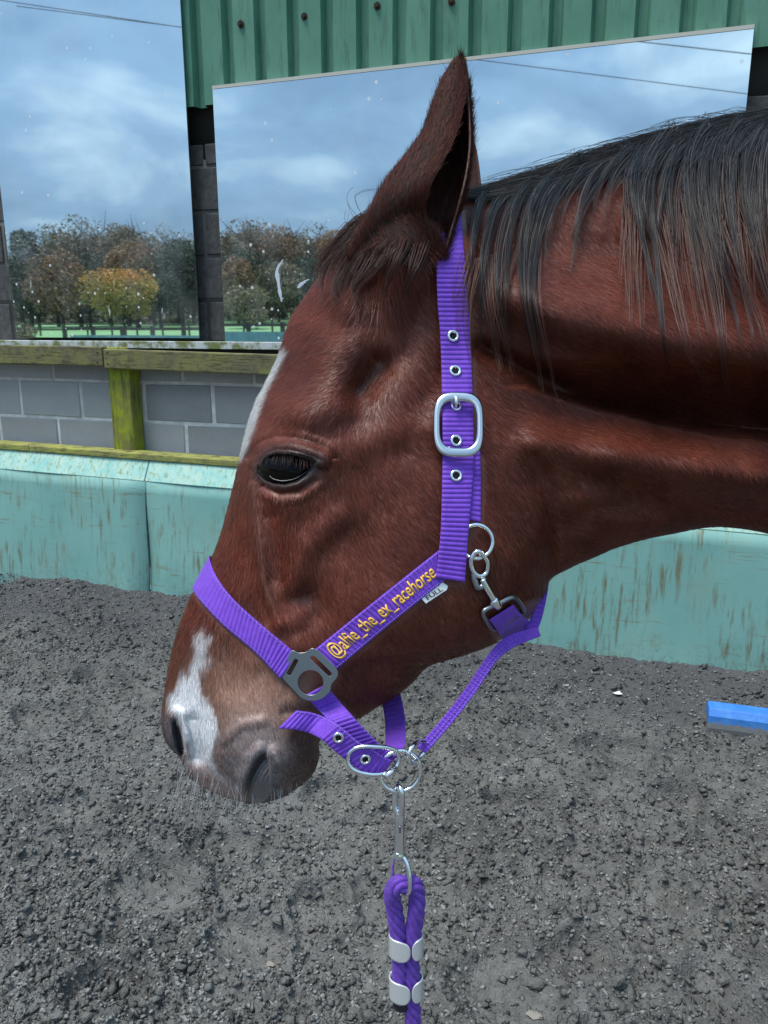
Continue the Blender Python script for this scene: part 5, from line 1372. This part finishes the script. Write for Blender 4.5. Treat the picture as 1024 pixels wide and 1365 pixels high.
def strap(name, knots, off=.0045, rib=.0046, thick=.0024, parent=None, label=None, m=None, amp=.00055, conform=.55):
    F = strap_frame(knots, off, 60); C = F[0]
    mid = (C[:, :2]+C[:, 2:4])/2; Lpx = np.linalg.norm(np.diff(mid, axis=0), axis=1).sum(); Lm = Lpx*.00073
    ribs = max(4, int(Lm/rib)); n = ribs*6+1; k = 9; t_ = np.linspace(0, 59, n); A = np.concatenate([[-1], np.linspace(-.94, .94, k-2), [1]])
    top, bot = [], []
    for a in A:
        ph = np.linspace(0, ribs*2*np.pi, n)+.35*np.sin(np.linspace(0, 40, n))*.3
        l = amp*np.abs(np.sin(ph/2))**.7*2-amp-(.0006 if abs(a) > .97 else 0)+.00045*(abs(a) > .9)*(abs(a) < .96)
        top.append(strap_pos(F, t_, np.full(n, a*(1+.012*np.sin(ph[0])))+0*t_, l, conform)); bot.append(strap_pos(F, t_, np.full(n, a*.985), -thick, conform))
    T, B_ = np.stack(top, 1), np.stack(bot, 1); R_ = np.concatenate([T, B_[:, ::-1]], 1); q = R_.shape[1]
    i = np.arange(n-1)[:, None]*q; j = np.arange(q)[None]; j1 = (j+1) % q
    Q_ = np.stack([i+j, i+q+j, i+q+j1, i+j1], -1).reshape(-1, 4)
    caps = []
    for e_, base in ((0, 0), (1, (n-1)*q)):
        for s in range(k-1):
            f = (base+s, base+s+1, base+q-2-s, base+q-1-s); caps.append(f if e_ == 0 else f[::-1])
    o = link(name, mesh_np(name, R_.reshape(-1, 3), np.vstack([Q_, caps]), mat=m or WEB)); adopt(o, parent or halter)
    # rows of stitching just inside both edges
    return o, F
STITCH = mat('purple_thread', (.30, .20, .72), .6)
def stitches(F, t0, t1, a, n, parent, lift=.0009):
    b = MB(); tt = np.linspace(t0, t1, n+1)
    for i in range(n):
        P = strap_pos(F, np.array([tt[i]+.15*(tt[i+1]-tt[i]), (tt[i]+tt[i+1])/2, tt[i]+.85*(tt[i+1]-tt[i])]), np.full(3, a), np.array([0, lift, 0])+.0003)
        b.tube(P, .00040, 4)
    b.build('stitching', STITCH, parent)
ZN = .79
nose, FN = strap('noseband', [(312, 770, 292, 805, 0, .82), (290, 752, 266, 796, 0, .79), (279, 740, 256, 783, 0, .752), (287, 765, 266, 800, .002), (310, 797, 298, 834), (348, 832, 338, 868), (396, 872, 372, 903)], .0045)
stitches(FN, 18, 58, -.86, 60, nose); stitches(FN, 18, 58, .86, 60, nose)
FNe = strap_frame([(366, 848, 350, 880), (396, 874, 374, 905)], .0085, 60)
strap('strap_keeper', [(380, 859, 360, 890), (396, 873, 374, 905)], .0075)
cheek, FC2 = strap('cheekpiece', [(417, 868, 447, 894, .002), (470, 825, 500, 849), (530, 777, 553, 806), (592, 728, 606, 764)], .0045)
stitches(FC2, 1, 56, -.88, 56, cheek); stitches(FC2, 1, 56, .88, 56, cheek)
under, _ = strap('under_strap', [(620, 590, 640, 588), (622, 640, 641, 640), (622, 692, 641, 696)], .0040)
crownp, FCR = strap('crownpiece', [(640, 262, 655, 258, 0, .84), (606, 262, 624, 262, 0, .80), (596, 280, 616, 280, 0, .778), (585, 315, 617, 312, -.004), (582, 350, 620, 350), (583, 400, 624, 400), (587, 450, 627, 450), (589, 520, 630, 520), (590, 600, 632, 600), (589, 660, 629, 660), (587, 715, 624, 717), (581, 770, 620, 776)], .0085)
stitches(FCR, 57.2, 57.2+.01, 0, 1, crownp)
# eyelets down the strap
def eyelet(F, px, py, parent, r=6.0, mat_=CHROME):
    C = F[0]; mid = (C[:, :2]+C[:, 2:4])/2; i = int(np.argmin(np.linalg.norm(mid-np.array([px, py]), axis=1)))
    C0 = C[i]; ab = np.array([C0[2]-C0[0], C0[3]-C0[1]]); a = np.dot(np.array([px, py])-mid[i], ab)/np.dot(ab, ab)*2
    P = strap_pos(F, np.array([float(i)]), np.array([a]), .0006)[0]
    e1 = strap_pos(F, np.array([float(i)]), np.array([a+.2]), .0006)[0]-P; e1 /= np.linalg.norm(e1)
    j = min(i+1, 58); e2 = strap_pos(F, np.array([j+.5]), np.array([a]), .0006)[0]-strap_pos(F, np.array([j-.5]), np.array([a]), .0006)[0]; e2 -= e1*np.dot(e1, e2); e2 /= np.linalg.norm(e2)
    nr = np.cross(e1, e2); nr *= np.sign(np.dot(nr, CAM-P)); R_ = r*.00073
    th = np.linspace(0, 2*np.pi, 25)[:-1]; b = MB(); b.tube(P+np.outer(np.cos(th), e1)*R_+np.outer(np.sin(th), e2)*R_+nr*.0004, R_*.34, 8, closed=True); o = b.build('eyelet', mat_, parent)
    b = MB(); b.tube([P-nr*.001, P+nr*.0002], R_*.8, 16); b.build('eyelet_hole', HOLE, parent)
    return P, e1, e2, nr
for q in [(604, 447), (607, 498), (608, 585), (608, 637)]: eyelet(FCR, *q, crownp)
# big oval buckle
Pb, e1, e2, nb_ = (lambda P: P)(eyelet(FCR, 608, 540, crownp, 5.5))
bc = at_depth(611.0, 566.0, float(sd_(np.array([611.]), np.array([566.]))[0])-.0135); ex = rgt*1.0; ey = -upv; 
tdir = near_point(np.array([611.]), np.array([600.]), .0135)[0]-near_point(np.array([611.]), np.array([530.]), .0135)[0]; ey = tdir/np.linalg.norm(tdir); ex = rgt-ey*np.dot(rgt, ey); ex /= np.linalg.norm(ex); en_ = np.cross(ex, ey); en_ *= np.sign(np.dot(en_, CAM-bc))
S = .00073
def oval_frame(c, ex, ey, en, ax, ay, p, w, hgt, n=72, wy=None):
    th = np.linspace(0, 2*np.pi, n+1)[:-1]; se = lambda v: np.sign(v)*np.abs(v)**(2/p)
    def ringp(s, z, k=0): return c+np.outer(se(np.cos(th))*(ax-s), ex)+np.outer(se(np.sin(th))*(ay-s*(wy or 1)), ey)+en*z
    prof = [(0, 0), (0, hgt*.55), (w*.22, hgt), (w*.75, hgt), (w, hgt*.6), (w, 0), (w*.6, -hgt*.2), (w*.3, -hgt*.2)]
    R_ = np.stack([ringp(s, z) for s, z in prof], 1); m_ = len(prof); b = MB()
    f = [(i*m_+j, ((i+1) % n)*m_+j, ((i+1) % n)*m_+(j+1) % m_, i*m_+(j+1) % m_) for i in range(n) for j in range(m_)]
    b.add(R_.reshape(-1, 3), f); return b
bk = empty('buckle', tuple(bc)); adopt(bk, halter)
bfo = oval_frame(bc, ex, ey, en_, 31*S, 42.5*S, 3.4, 7.8*S, .0025, wy=1.5).build('buckle_frame', NICKEL, None); 
bpy.context.view_layer.update()
def adopt2(o, parent):
    bpy.context.view_layer.update(); mw = o.matrix_world.copy(); o.parent = parent; o.matrix_parent_inverse = parent.matrix_world.inverted(); return o
adopt2(bfo, bk)
b = MB(); b.tube([bc-ey*36*S-ex*3*S+en_*.0014, bc-ey*33*S-ex*3*S+en_*.0045, bc-ey*27*S-ex*3*S+en_*.0038, bc-ey*21*S-ex*3*S+en_*.001], [.0016, .0021, .0019, .0014], 10); adopt2(b.build('prong', CHROME, None), bk)
# lettering on the cheekpiece, and the size label
def text_geo(body, bold=.012):
    cu = bpy.data.curves.new('lettering', 'FONT'); cu.body = body; cu.offset = bold; cu.resolution_u = 6; cu.fill_mode = 'BOTH'; cu.extrude = .0
    ob = bpy.data.objects.new('lettering', cu); COL.objects.link(ob); dg = bpy.context.evaluated_depsgraph_get()
    me = bpy.data.meshes.new_from_object(ob.evaluated_get(dg)); bpy.data.objects.remove(ob); bpy.data.curves.remove(cu)
    co = np.empty(len(me.vertices)*3, np.float32); me.vertices.foreach_get('co', co); return me, co.reshape(-1, 3)
me, co = text_geo('@alfie_the_ex_racehorse', .016); x0, x1 = co[:, 0].min(), co[:, 0].max()
ydes, ycap = -.21, .73
tt = 3.6+(co[:, 0]-x0)/(x1-x0)*(52.0-3.6); aa = .70-1.42*(co[:, 1]-ydes)/(ycap-ydes)
P = strap_pos(FC2, tt, aa, .0013); me.vertices.foreach_set('co', P.astype(np.float32).ravel()); me.materials.clear(); me.materials.append(YEL); me.update()
lt = link('lettering', me); adopt(lt, cheek); lt.modifiers.new('t', 'SOLIDIFY').thickness = .00025
lab = at_depth(np.array([561., 590, 597, 596, 568]), np.array([797., 776, 781, 786, 804.5]), sd_(np.array([561., 590, 597, 596, 568]), np.array([797., 776, 781, 786, 804]))-.0042)
nl = -fwd; b = MB(); vv = np.vstack([lab, lab-nl*.001]); b.add(vv, [(4, 3, 2, 1, 0), (5, 6, 7, 8, 9)]+[(i, (i+1) % 5, (i+1) % 5+5, i+5) for i in range(5)]); labo = b.build('size_label', WHT, halter, smooth=False)
me, co = text_geo('FULL', .012); w_ = co[:, 0].max()-co[:, 0].min(); hh2 = co[:, 1].max()
u_ = (co[:, 0]-co[:, 0].min())/w_; v_ = co[:, 1]/hh2
o0 = lab[0]*.62+lab[4]*.38; 
pa = lab[4]+(lab[0]-lab[4])*.22+(lab[3]-lab[4])*.16; pb = lab[4]+(lab[0]-lab[4])*.22+(lab[3]-lab[4])*.88; pc = lab[4]+(lab[0]-lab[4])*.80+(lab[3]-lab[4])*.16
P = pa+np.outer(u_, pb-pa)+np.outer(v_, pc-pa)+nl*.0007; me.vertices.foreach_set('co', P.astype(np.float32).ravel()); me.materials.clear(); me.materials.append(BLK); me.update(); adopt(link('lettering', me), labo)

# ring plate joining noseband, cheekpiece and chin strap
def px3(pts, off):
    A = np.array(pts, float); return at_depth(A[:, 0], A[:, 1], sd_(A[:, 0], A[:, 1])-off)
plate = empty('ring_plate', tuple(px3([(412, 900)], .007)[0])); adopt(plate, halter)
th = np.linspace(0, 2*np.pi, 41)[:-1]
pc0 = np.array([412.0, 907.0]); PD = float(sd_(np.array([412.]), np.array([907.]))[0])
def flat(pts, off=.0085): A = np.array(pts, float); return at_depth(A[:, 0], A[:, 1], PD-off+.00022*(A[:, 0]-412)*-1*.3)
def plate_loop(outer, inner, name):
    """flat metal loop between two outlines with the same number of points, 2.5 mm thick, softened edges"""
    n = len(outer); b = MB(); o0 = flat(outer, .0078); o1 = flat(outer, .0095); i1 = flat(inner, .0095); i0_ = flat(inner, .0078)
    m1 = flat(np.array(outer)*.85+np.array(inner)*.15, .0104); m2 = flat(np.array(outer)*.15+np.array(inner)*.85, .0104)
    R_ = [o0, o1, m1, m2, i1, i0_]; k = 6
    b.add(np.stack(R_, 1).reshape(-1, 3), [(i*k+j, ((i+1) % n)*k+j, ((i+1) % n)*k+(j+1) % k, i*k+(j+1) % k) for i in range(n) for j in range(k)])
    return adopt2(b.build(name, GUN, None), plate)
def rounded(pts, n=40, r=.18):
    P = np.array(pts, float); out = []
    for i in range(len(P)):
        a, p, c = P[i-1], P[i], P[(i+1) % len(P)]
        for t in np.linspace(0, 1, n//len(P)):
            q0 = p+(a-p)*r; q1 = p+(c-p)*r; out.append((q0*(1-t)**2+2*p*t*(1-t)+q1*t*t))
    return np.array(out)
def plate_geo(outer, holes):
    """flat cut plate with holes, edges softened, from an outline in px"""
    cu = bpy.data.curves.new('ring_plate', 'CURVE'); cu.dimensions = '2D'; cu.fill_mode = 'BOTH'; cu.extrude = .010; cu.bevel_depth = .006; cu.bevel_resolution = 2
    for P in [outer]+holes:
        sp = cu.splines.new('POLY'); sp.points.add(len(P)-1); sp.use_cyclic_u = True
        for q, (x, y) in zip(sp.points, P): q.co = ((x-412)/100, (y-900)/100, 0, 1)
    ob = bpy.data.objects.new('ring_plate', cu); COL.objects.link(ob); dg = bpy.context.evaluated_depsgraph_get(); me = bpy.data.meshes.new_from_object(ob.evaluated_get(dg))
    bpy.data.objects.remove(ob); bpy.data.curves.remove(cu)
    co = np.empty(len(me.vertices)*3, np.float32); me.vertices.foreach_get('co', co); co = co.reshape(-1, 3)
    x, y = co[:, 0]*100+412, co[:, 1]*100+900
    P = at_depth(x, y, PD-.0088-.00006*(x-412)+co[:, 2]*.075)
    me.vertices.foreach_set('co', P.astype(np.float32).ravel()); me.materials.clear(); me.materials.append(GUN); me.update(); return me
OUT_ = rounded([(389, 866), (398, 871), (408, 870), (416, 864), (424, 867), (450, 893), (450, 902), (441, 912), (440, 922), (430, 931), (416, 935), (402, 931), (390, 918), (376, 903), (375, 896)], 90, .35)
HOLES_ = [np.array([(pc0[0]+2+17.5*math.cos(a), pc0[1]+3+17.0*math.sin(a)) for a in th]), rounded([(393, 877), (399, 880), (387, 902), (381, 898)], 24, .2), rounded([(412, 877), (418, 873), (444, 898), (439, 903)], 24, .2)]
adopt2(link('plate', plate_geo(OUT_, HOLES_)), plate)
# chin strap, its free end and roller buckle
# the chin group hangs free below the jaw, a little in front of the middle of the muzzle
FREE = .690
cs, FCS = strap('chin_strap', [(408, 926, 434, 912, .004), (418, 940, 446, 927, .004), (440, 962, 468, 952, .004, FREE-.012), (470, 990, 496, 982, 0, FREE-.008), (500, 1016, 518, 1002, 0, FREE), (515, 1024, 530, 1008, 0, FREE+.004)], .0045)
stitches(FCS, 4, 50, -.86, 34, cs)
strap('strap_keeper', [(412, 932, 438, 919, .003), (424, 946, 452, 934, .003)], .0085)
fe, FFE = strap('chin_strap_end', [(395, 947, 371, 971, .010), (420, 951, 400, 974, .011), (448, 964, 426, 984, .010, FREE-.024), (480, 990, 452, 1006, 0, FREE-.020), (500, 1001, 476, 1024, 0, FREE-.014), (512, 1009, 497, 1035, 0, FREE-.010), (524, 1014, 510, 1034, 0, FREE-.004)], .0045)
stitches(FFE, 1, 56, -.86, 40, fe)
eyelet(FFE, 451, 983, fe, 5.2); eyelet(FFE, 487, 1012, fe, 5.2)
rb_c = at_depth(498., 1014., FREE-.019)
tq = math.radians(6); rx = rgt*math.cos(tq)-upv*math.sin(tq); ry = -upv*math.cos(tq)-rgt*math.sin(tq)
th2 = np.linspace(0, 2*np.pi, 49)[:-1]
Pr = rb_c+np.outer(np.sign(np.cos(th2))*np.abs(np.cos(th2))**.8*33*S*.93, rx)+np.outer(np.sign(np.sin(th2))*np.abs(np.sin(th2))**.8*18*S*.93, ry)+np.outer(np.where(np.cos(th2) > 0, .010, 0.0)*np.abs(np.cos(th2)), fwd)
b = MB(); b.tube(Pr, .0019, 9, closed=True); b.build('roller_buckle', CHROME, halter)
b = MB(); b.tube([rb_c+rx*28*S+ry*8*S+fwd*.006, rb_c+rx*16*S+ry*17*S-fwd*.002], .0026, 12); b.build('buckle_roller', CHROME, halter)
# strap from the far side of the head
fs, FFS = strap('far_chin_strap', [(498, 900, 524, 892, 0, .83), (508, 932, 534, 925, 0, .80), (513, 960, 540, 956, 0, .765), (514, 990, 541, 986, 0, .725), (515, 1004, 538, 1000, 0, FREE+.012)], .004)
# throat strap: ring, snap, square, fold, cord
def ring(c, e1, e2, r, tr_, name, m, n=48, parent=None):
    th = np.linspace(0, 2*np.pi, n+1)[:-1]; b = MB(); b.tube(c+np.outer(np.cos(th)*r, e1)+np.outer(np.sin(th)*r, e2), tr_, 10, closed=True); o = b.build(name, m, parent or halter); return o
dth = lambda x, y: float(sd_(np.array([float(x)]), np.array([float(y)]))[0])
ring(at_depth(635., 722., dth(638, 722)-.0055), rgt*.98+fwd*.1, -upv, 21*S, .0021, 'throat_ring', CHROME)
snap = empty('throat_snap', tuple(at_depth(650., 770., dth(650, 770)-.008))); adopt(snap, halter)
def tube_px(pts, off, r, name, m, parent, closed=False, n=40, seg=9):
    A = catmull(np.array(pts, float), n, closed); P = at_depth(A[:, 0], A[:, 1], sd_(A[:, 0], A[:, 1])-off-(A[:, 2] if A.shape[1] > 2 else 0)); b = MB(); b.tube(P, np.interp(np.linspace(0, 1, len(P)), np.linspace(0, 1, len(np.atleast_1d(r))), np.atleast_1d(r)) if np.ndim(r) else r, seg, closed=closed); return adopt2(b.build(name, m, None), parent)
tube_px([(632, 738, .004), (628, 748, .003), (630, 760, .002), (638, 768, .001), (648, 764, 0), (650, 750, .001), (644, 740, .003), (638, 735, .005)], .006, .0023, 'hook', CHROME, snap, True)
tube_px([(630, 760), (632, 772), (637, 783), (644, 780), (646, 770)], .0065, [.0022, .003, .0032, .0028, .002], 'thumb_latch', GUN, snap)
tube_px([(643, 772), (648, 782), (655, 794), (661, 803)], .0075, [.0030, .0032, .0030, .0034], 'barrel', CHROME, snap, n=20, seg=12)
tube_px([(657, 799), (660, 803), (664, 808)], .0075, [.0044, .0048, .0044], 'collar', CHROME, snap, n=8, seg=14)
tube_px([(644, 817), (650, 811), (664, 805), (680, 797), (686, 797), (692, 803), (698, 813), (697, 818), (684, 823), (664, 836), (657, 838), (650, 829)], .0065, .0025, 'square_frame', GUN, snap, True, 60)
strap('throat_fold', [(652, 826, 684, 806, .004), (661, 838, 694, 818, .007), (667, 848, 708, 830, .008, None), (672, 854, 718, 838, .006, None)], .0055, conform=.2)
strap('throat_strap', [(700, 838, 716, 842, 0, .775), (706, 826, 722, 826, 0, .782), (716, 804, 727, 806, 0, .792), (722, 782, 731, 784, 0, .805), (722, 760, 733, 764, 0, .83)], .004)
tie, FT_ = strap('throat_tie', [(717, 836, 721, 848, 0, .765), (692, 842, 698, 857, 0, .752), (670, 852, 682, 865, 0, .742), (650, 874, 662, 882, 0, .734), (621, 917, 633, 925, 0, .722), (591, 956, 603, 964, 0, .710), (566, 985, 577, 994, 0, .700), (556, 996, 567, 1004, 0, .696)], .004, rib=.0042)
stitches(FT_, 8, 56, 0.0, 46, tie); stitches(FT_, 8, 56, 0.75, 46, tie)
_ = 0 # strap('throat_tie', [(672, 856, 684, 866, 0, .746), (648, 878, 659, 888, 0, .740), (620, 922, 630, 931, 0, .728), (590, 958, 600, 967, 0, .716), (564, 990, 574, 1000, 0, .704)], .004, rib=.0042)
cD = FREE
def tube_d(pts, r, name, m, parent, closed=False, n=40, seg=9):
    A = catmull(np.array(pts, float), n, closed); P = at_depth(A[:, 0], A[:, 1], A[:, 2]); b = MB(); b.tube(P, np.interp(np.linspace(0, 1, len(P)), np.linspace(0, 1, len(r)), r) if np.ndim(r) else r, seg, closed=closed); o = b.build(name, m, None); return adopt2(o, parent)
tube_d([(546, 1014, cD-.012), (545, 1004, cD-.014), (551, 994, cD-.010), (560, 988, cD+.002), (570, 990, cD+.012), (566, 1002, cD+.010), (556, 1012, cD+.002), (549, 1017, cD-.008)], .0021, 'end_loop', CHROME, halter, True)
ring(at_depth(533., 1028., cD), rgt*.985+fwd*.17, -upv*.99+fwd*.1, 27.5*S*.95, .0021, 'chin_ring', CHROME)

# ================================================================== LEAD ROPE
P0 = at_depth(532., 1056., cD+.001); hv = np.array([fwd[0], fwd[1], 0]); hv /= np.linalg.norm(hv)
def hang(px, py, fwd_off=0.0):
    """point on the upright plane in which the lead hangs"""
    r = rays(np.asarray(px, float), np.asarray(py, float)); q = P0+hv*fwd_off; t = (q-CAM)@hv/(r@hv); return CAM+r*np.asarray(t)[..., None]
lead = empty('lead_rope', tuple(P0)); tag(lead, 'purple twisted lead rope with silver clip hanging from the chin ring of the halter', 'lead rope')
clip = empty('snap_clip', tuple(P0)); adopt2(clip, lead)
def tube_h(pts, r, name, m, parent, closed=False, n=40, seg=10):
    A = catmull(np.array(pts, float), n, closed); P = hang(A[:, 0], A[:, 1], 0) + np.outer(A[:, 2], hv); b = MB(); b.tube(P, np.interp(np.linspace(0, 1, len(P)), np.linspace(0, 1, len(r)), r) if np.ndim(r) else r, seg, closed=closed); return adopt2(b.build(name, m, None), parent)
tube_h([(531, 1084, 0), (527, 1076, .002), (527, 1060, .003), (529, 1050, .002), (532, 1046, -.002), (535, 1050, -.006), (536, 1062, -.006), (535, 1078, -.003), (534, 1086, 0)], [.0034, .0028, .0025, .0025, .0027, .0027, .0027, .0032], 'hook', CHROME, clip)
tube_h([(533, 1082, 0), (533, 1090, 0), (533, 1092, 0), (533, 1100, 0), (533, 1112, 0), (533, 1130, 0), (533, 1136, 0)], [.0040, .0048, .0038, .0043, .0042, .0044, .0048], 'barrel', CHROME, clip, n=60, seg=16)
tube_h([(533, 1097, -.004), (533, 1106, -.0045)], [.0013, .0010], 'thumb_stud', GUN, clip, n=6)
tube_h([(532, 1134, 0), (532, 1138, 0), (532, 1143, 0)], [.0046, .0058, .0050], 'swivel_collar', CHROME, clip, n=10, seg=18)
tube_h([(526, 1141, 0), (523, 1150, .001), (523, 1166, .002), (527, 1178, .000), (536, 1184, -.004), (544, 1180, -.010), (546, 1166, -.011), (544, 1150, -.007), (538, 1141, -.002)], .0023, 'eye', CHROME, clip, True, 60)
def rope(path, R_, pitch, name, strands_=3, seg=9, step=.0022, parent=None, lab=None):
    """laid rope: strands wound round each other"""
    P = np.array(path, float); L_ = np.linalg.norm(np.diff(P, axis=0), axis=1).sum(); n = int(L_/step); C = catmull(P, n); T = np.gradient(C, axis=0); T /= np.linalg.norm(T, axis=1)[:, None]
    u = np.cross(T[0], (.2, .9, .1)); U = []
    for i in range(n): u = u-T[i]*np.dot(u, T[i]); u /= np.linalg.norm(u); U.append(u)
    U = np.array(U); V_ = np.cross(T, U); s = np.arange(n)*step; root = None; rs = R_*.37
    b = MB()
    for k in range(strands_):
        a = -2*np.pi*(s/pitch+k/strands_); Q_ = C+(np.cos(a)[:, None]*U+np.sin(a)[:, None]*V_)*R_*.66
        Tq = np.gradient(Q_, axis=0); Tq /= np.linalg.norm(Tq, axis=1)[:, None]; rad_ = Q_-C; rad_ /= np.linalg.norm(rad_, axis=1)[:, None]; rad_ -= Tq*np.einsum('ij,ij->i', rad_, Tq)[:, None]; rad_ /= np.linalg.norm(rad_, axis=1)[:, None]; bi = np.cross(Tq, rad_)
        sg = 20; an = 2*np.pi*np.arange(sg)/sg; rr = rs*(1+.085*np.abs(np.cos(3.5*(an[None]+s[:, None]*260)))-.05)
        v = Q_[:, None]+rr[..., None]*(np.cos(an)[None, :, None]*rad_[:, None]+np.sin(an)[None, :, None]*bi[:, None])
        b.add(v.reshape(-1, 3), [(i*sg+q, i*sg+(q+1) % sg, (i+1)*sg+(q+1) % sg, (i+1)*sg+q) for i in range(n-1) for q in range(sg)]+[tuple(range(sg-1, -1, -1)), tuple((n-1)*sg+q for q in range(sg))])
    o = b.build(name, ROPEM, None); adopt2(o, parent or lead); return o
# two legs of the eye splice, then the standing part down to the sand
A1 = np.array([(541, 1176, -.004), (531, 1172, -.006), (523, 1186, -.004), (526, 1212, 0), (531, 1246, 0), (534, 1275, 0), (534, 1300, 0), (535, 1332, 0)], float)
A2 = np.array([(541, 1176, -.004), (551, 1176, -.002), (556, 1192, 0), (555, 1216, 0), (551, 1246, 0), (549, 1275, 0), (549, 1300, 0), (549, 1330, 0), (551, 1365, 0)], float)
def hp(A): return hang(A[:, 0], A[:, 1])+np.outer(A[:, 2], hv)
leg1 = hp(A1); leg2 = hp(A2); down = leg2[-1]
tail = [down+np.array([0, 0, -.12]), down+np.array([.004, 0, -.3]), np.array([down[0], down[1]+.01, .35]), np.array([down[0]+.01, down[1]-.02, .10]), np.array([down[0]+.06, down[1]-.09, .02]), np.array([down[0]+.16, down[1]-.16, .018]), np.array([down[0]+.22, down[1]-.05, .018]), np.array([down[0]+.10, down[1]+.0, .03])]
rope(leg1, .0080, .072, 'rope_end', 6, step=.0016); rope(np.vstack([leg2, tail]), .0080, .072, 'rope_length', 6)
e0 = hp(np.array([(535, 1329, 0), (535, 1336, 0), (535, 1341, 0), (535, 1343, 0)], float)); b = MB(); b.tube(e0, [.0082, .0086, .0078, .004], 16); adopt2(b.build('burnt_tip', mat('burnt_rope_end', (.012, .008, .016), .45), None), lead)
def ferrule(y0, y1):
    """crimped metal clasp: two rounded tabs folded round the pair of ropes"""
    c0 = hang(541.5, y0); c1 = hang(541.5, y1); ax, ay = .0158, .0108; side = rgt; b = MB(); n, m_ = 14, 20
    root = empty('ferrule', tuple(c0)); adopt2(root, lead)
    for (a_root, a_tip, nm) in ((200, 76, 'tab'), (-20, 71, 'tab')):
        b = MB(); v = []
        for i in range(n+1):
            q = i/n; c = c0+(c1-c0)*q; rd = 1-math.sqrt(max(0, 1-abs(2*q-1)**2.6)); at = math.radians(a_tip+(a_root-a_tip)*.30*rd); ar = math.radians(a_root)
            for j in range(m_+1):
                a = ar+(at-ar)*j/m_; v.append(c+side*ax*math.cos(a)-hv*ay*math.sin(a))
        b.add(v, [(i*(m_+1)+j, i*(m_+1)+j+1, (i+1)*(m_+1)+j+1, (i+1)*(m_+1)+j) for i in range(n) for j in range(m_)])
        o = b.build(nm, SATIN, None); s_ = o.modifiers.new('t', 'SOLIDIFY'); s_.thickness = .0014; s_.offset = 0; adopt2(o, root)
    b = MB(); v = []
    for i in range(2):
        c = (c0, c1)[i]
        for j in range(21): a = math.radians(200+140*j/20); v.append(c+side*ax*math.cos(a)-hv*ay*math.sin(a))
    b.add(v, [(j, j+1, 22+j, 21+j) for j in range(20)]); o = b.build('back_plate', SATIN, None); s_ = o.modifiers.new('t', 'SOLIDIFY'); s_.thickness = .0014; s_.offset = 0; adopt2(o, root)
ferrule(1245, 1272); ferrule(1301, 1328)
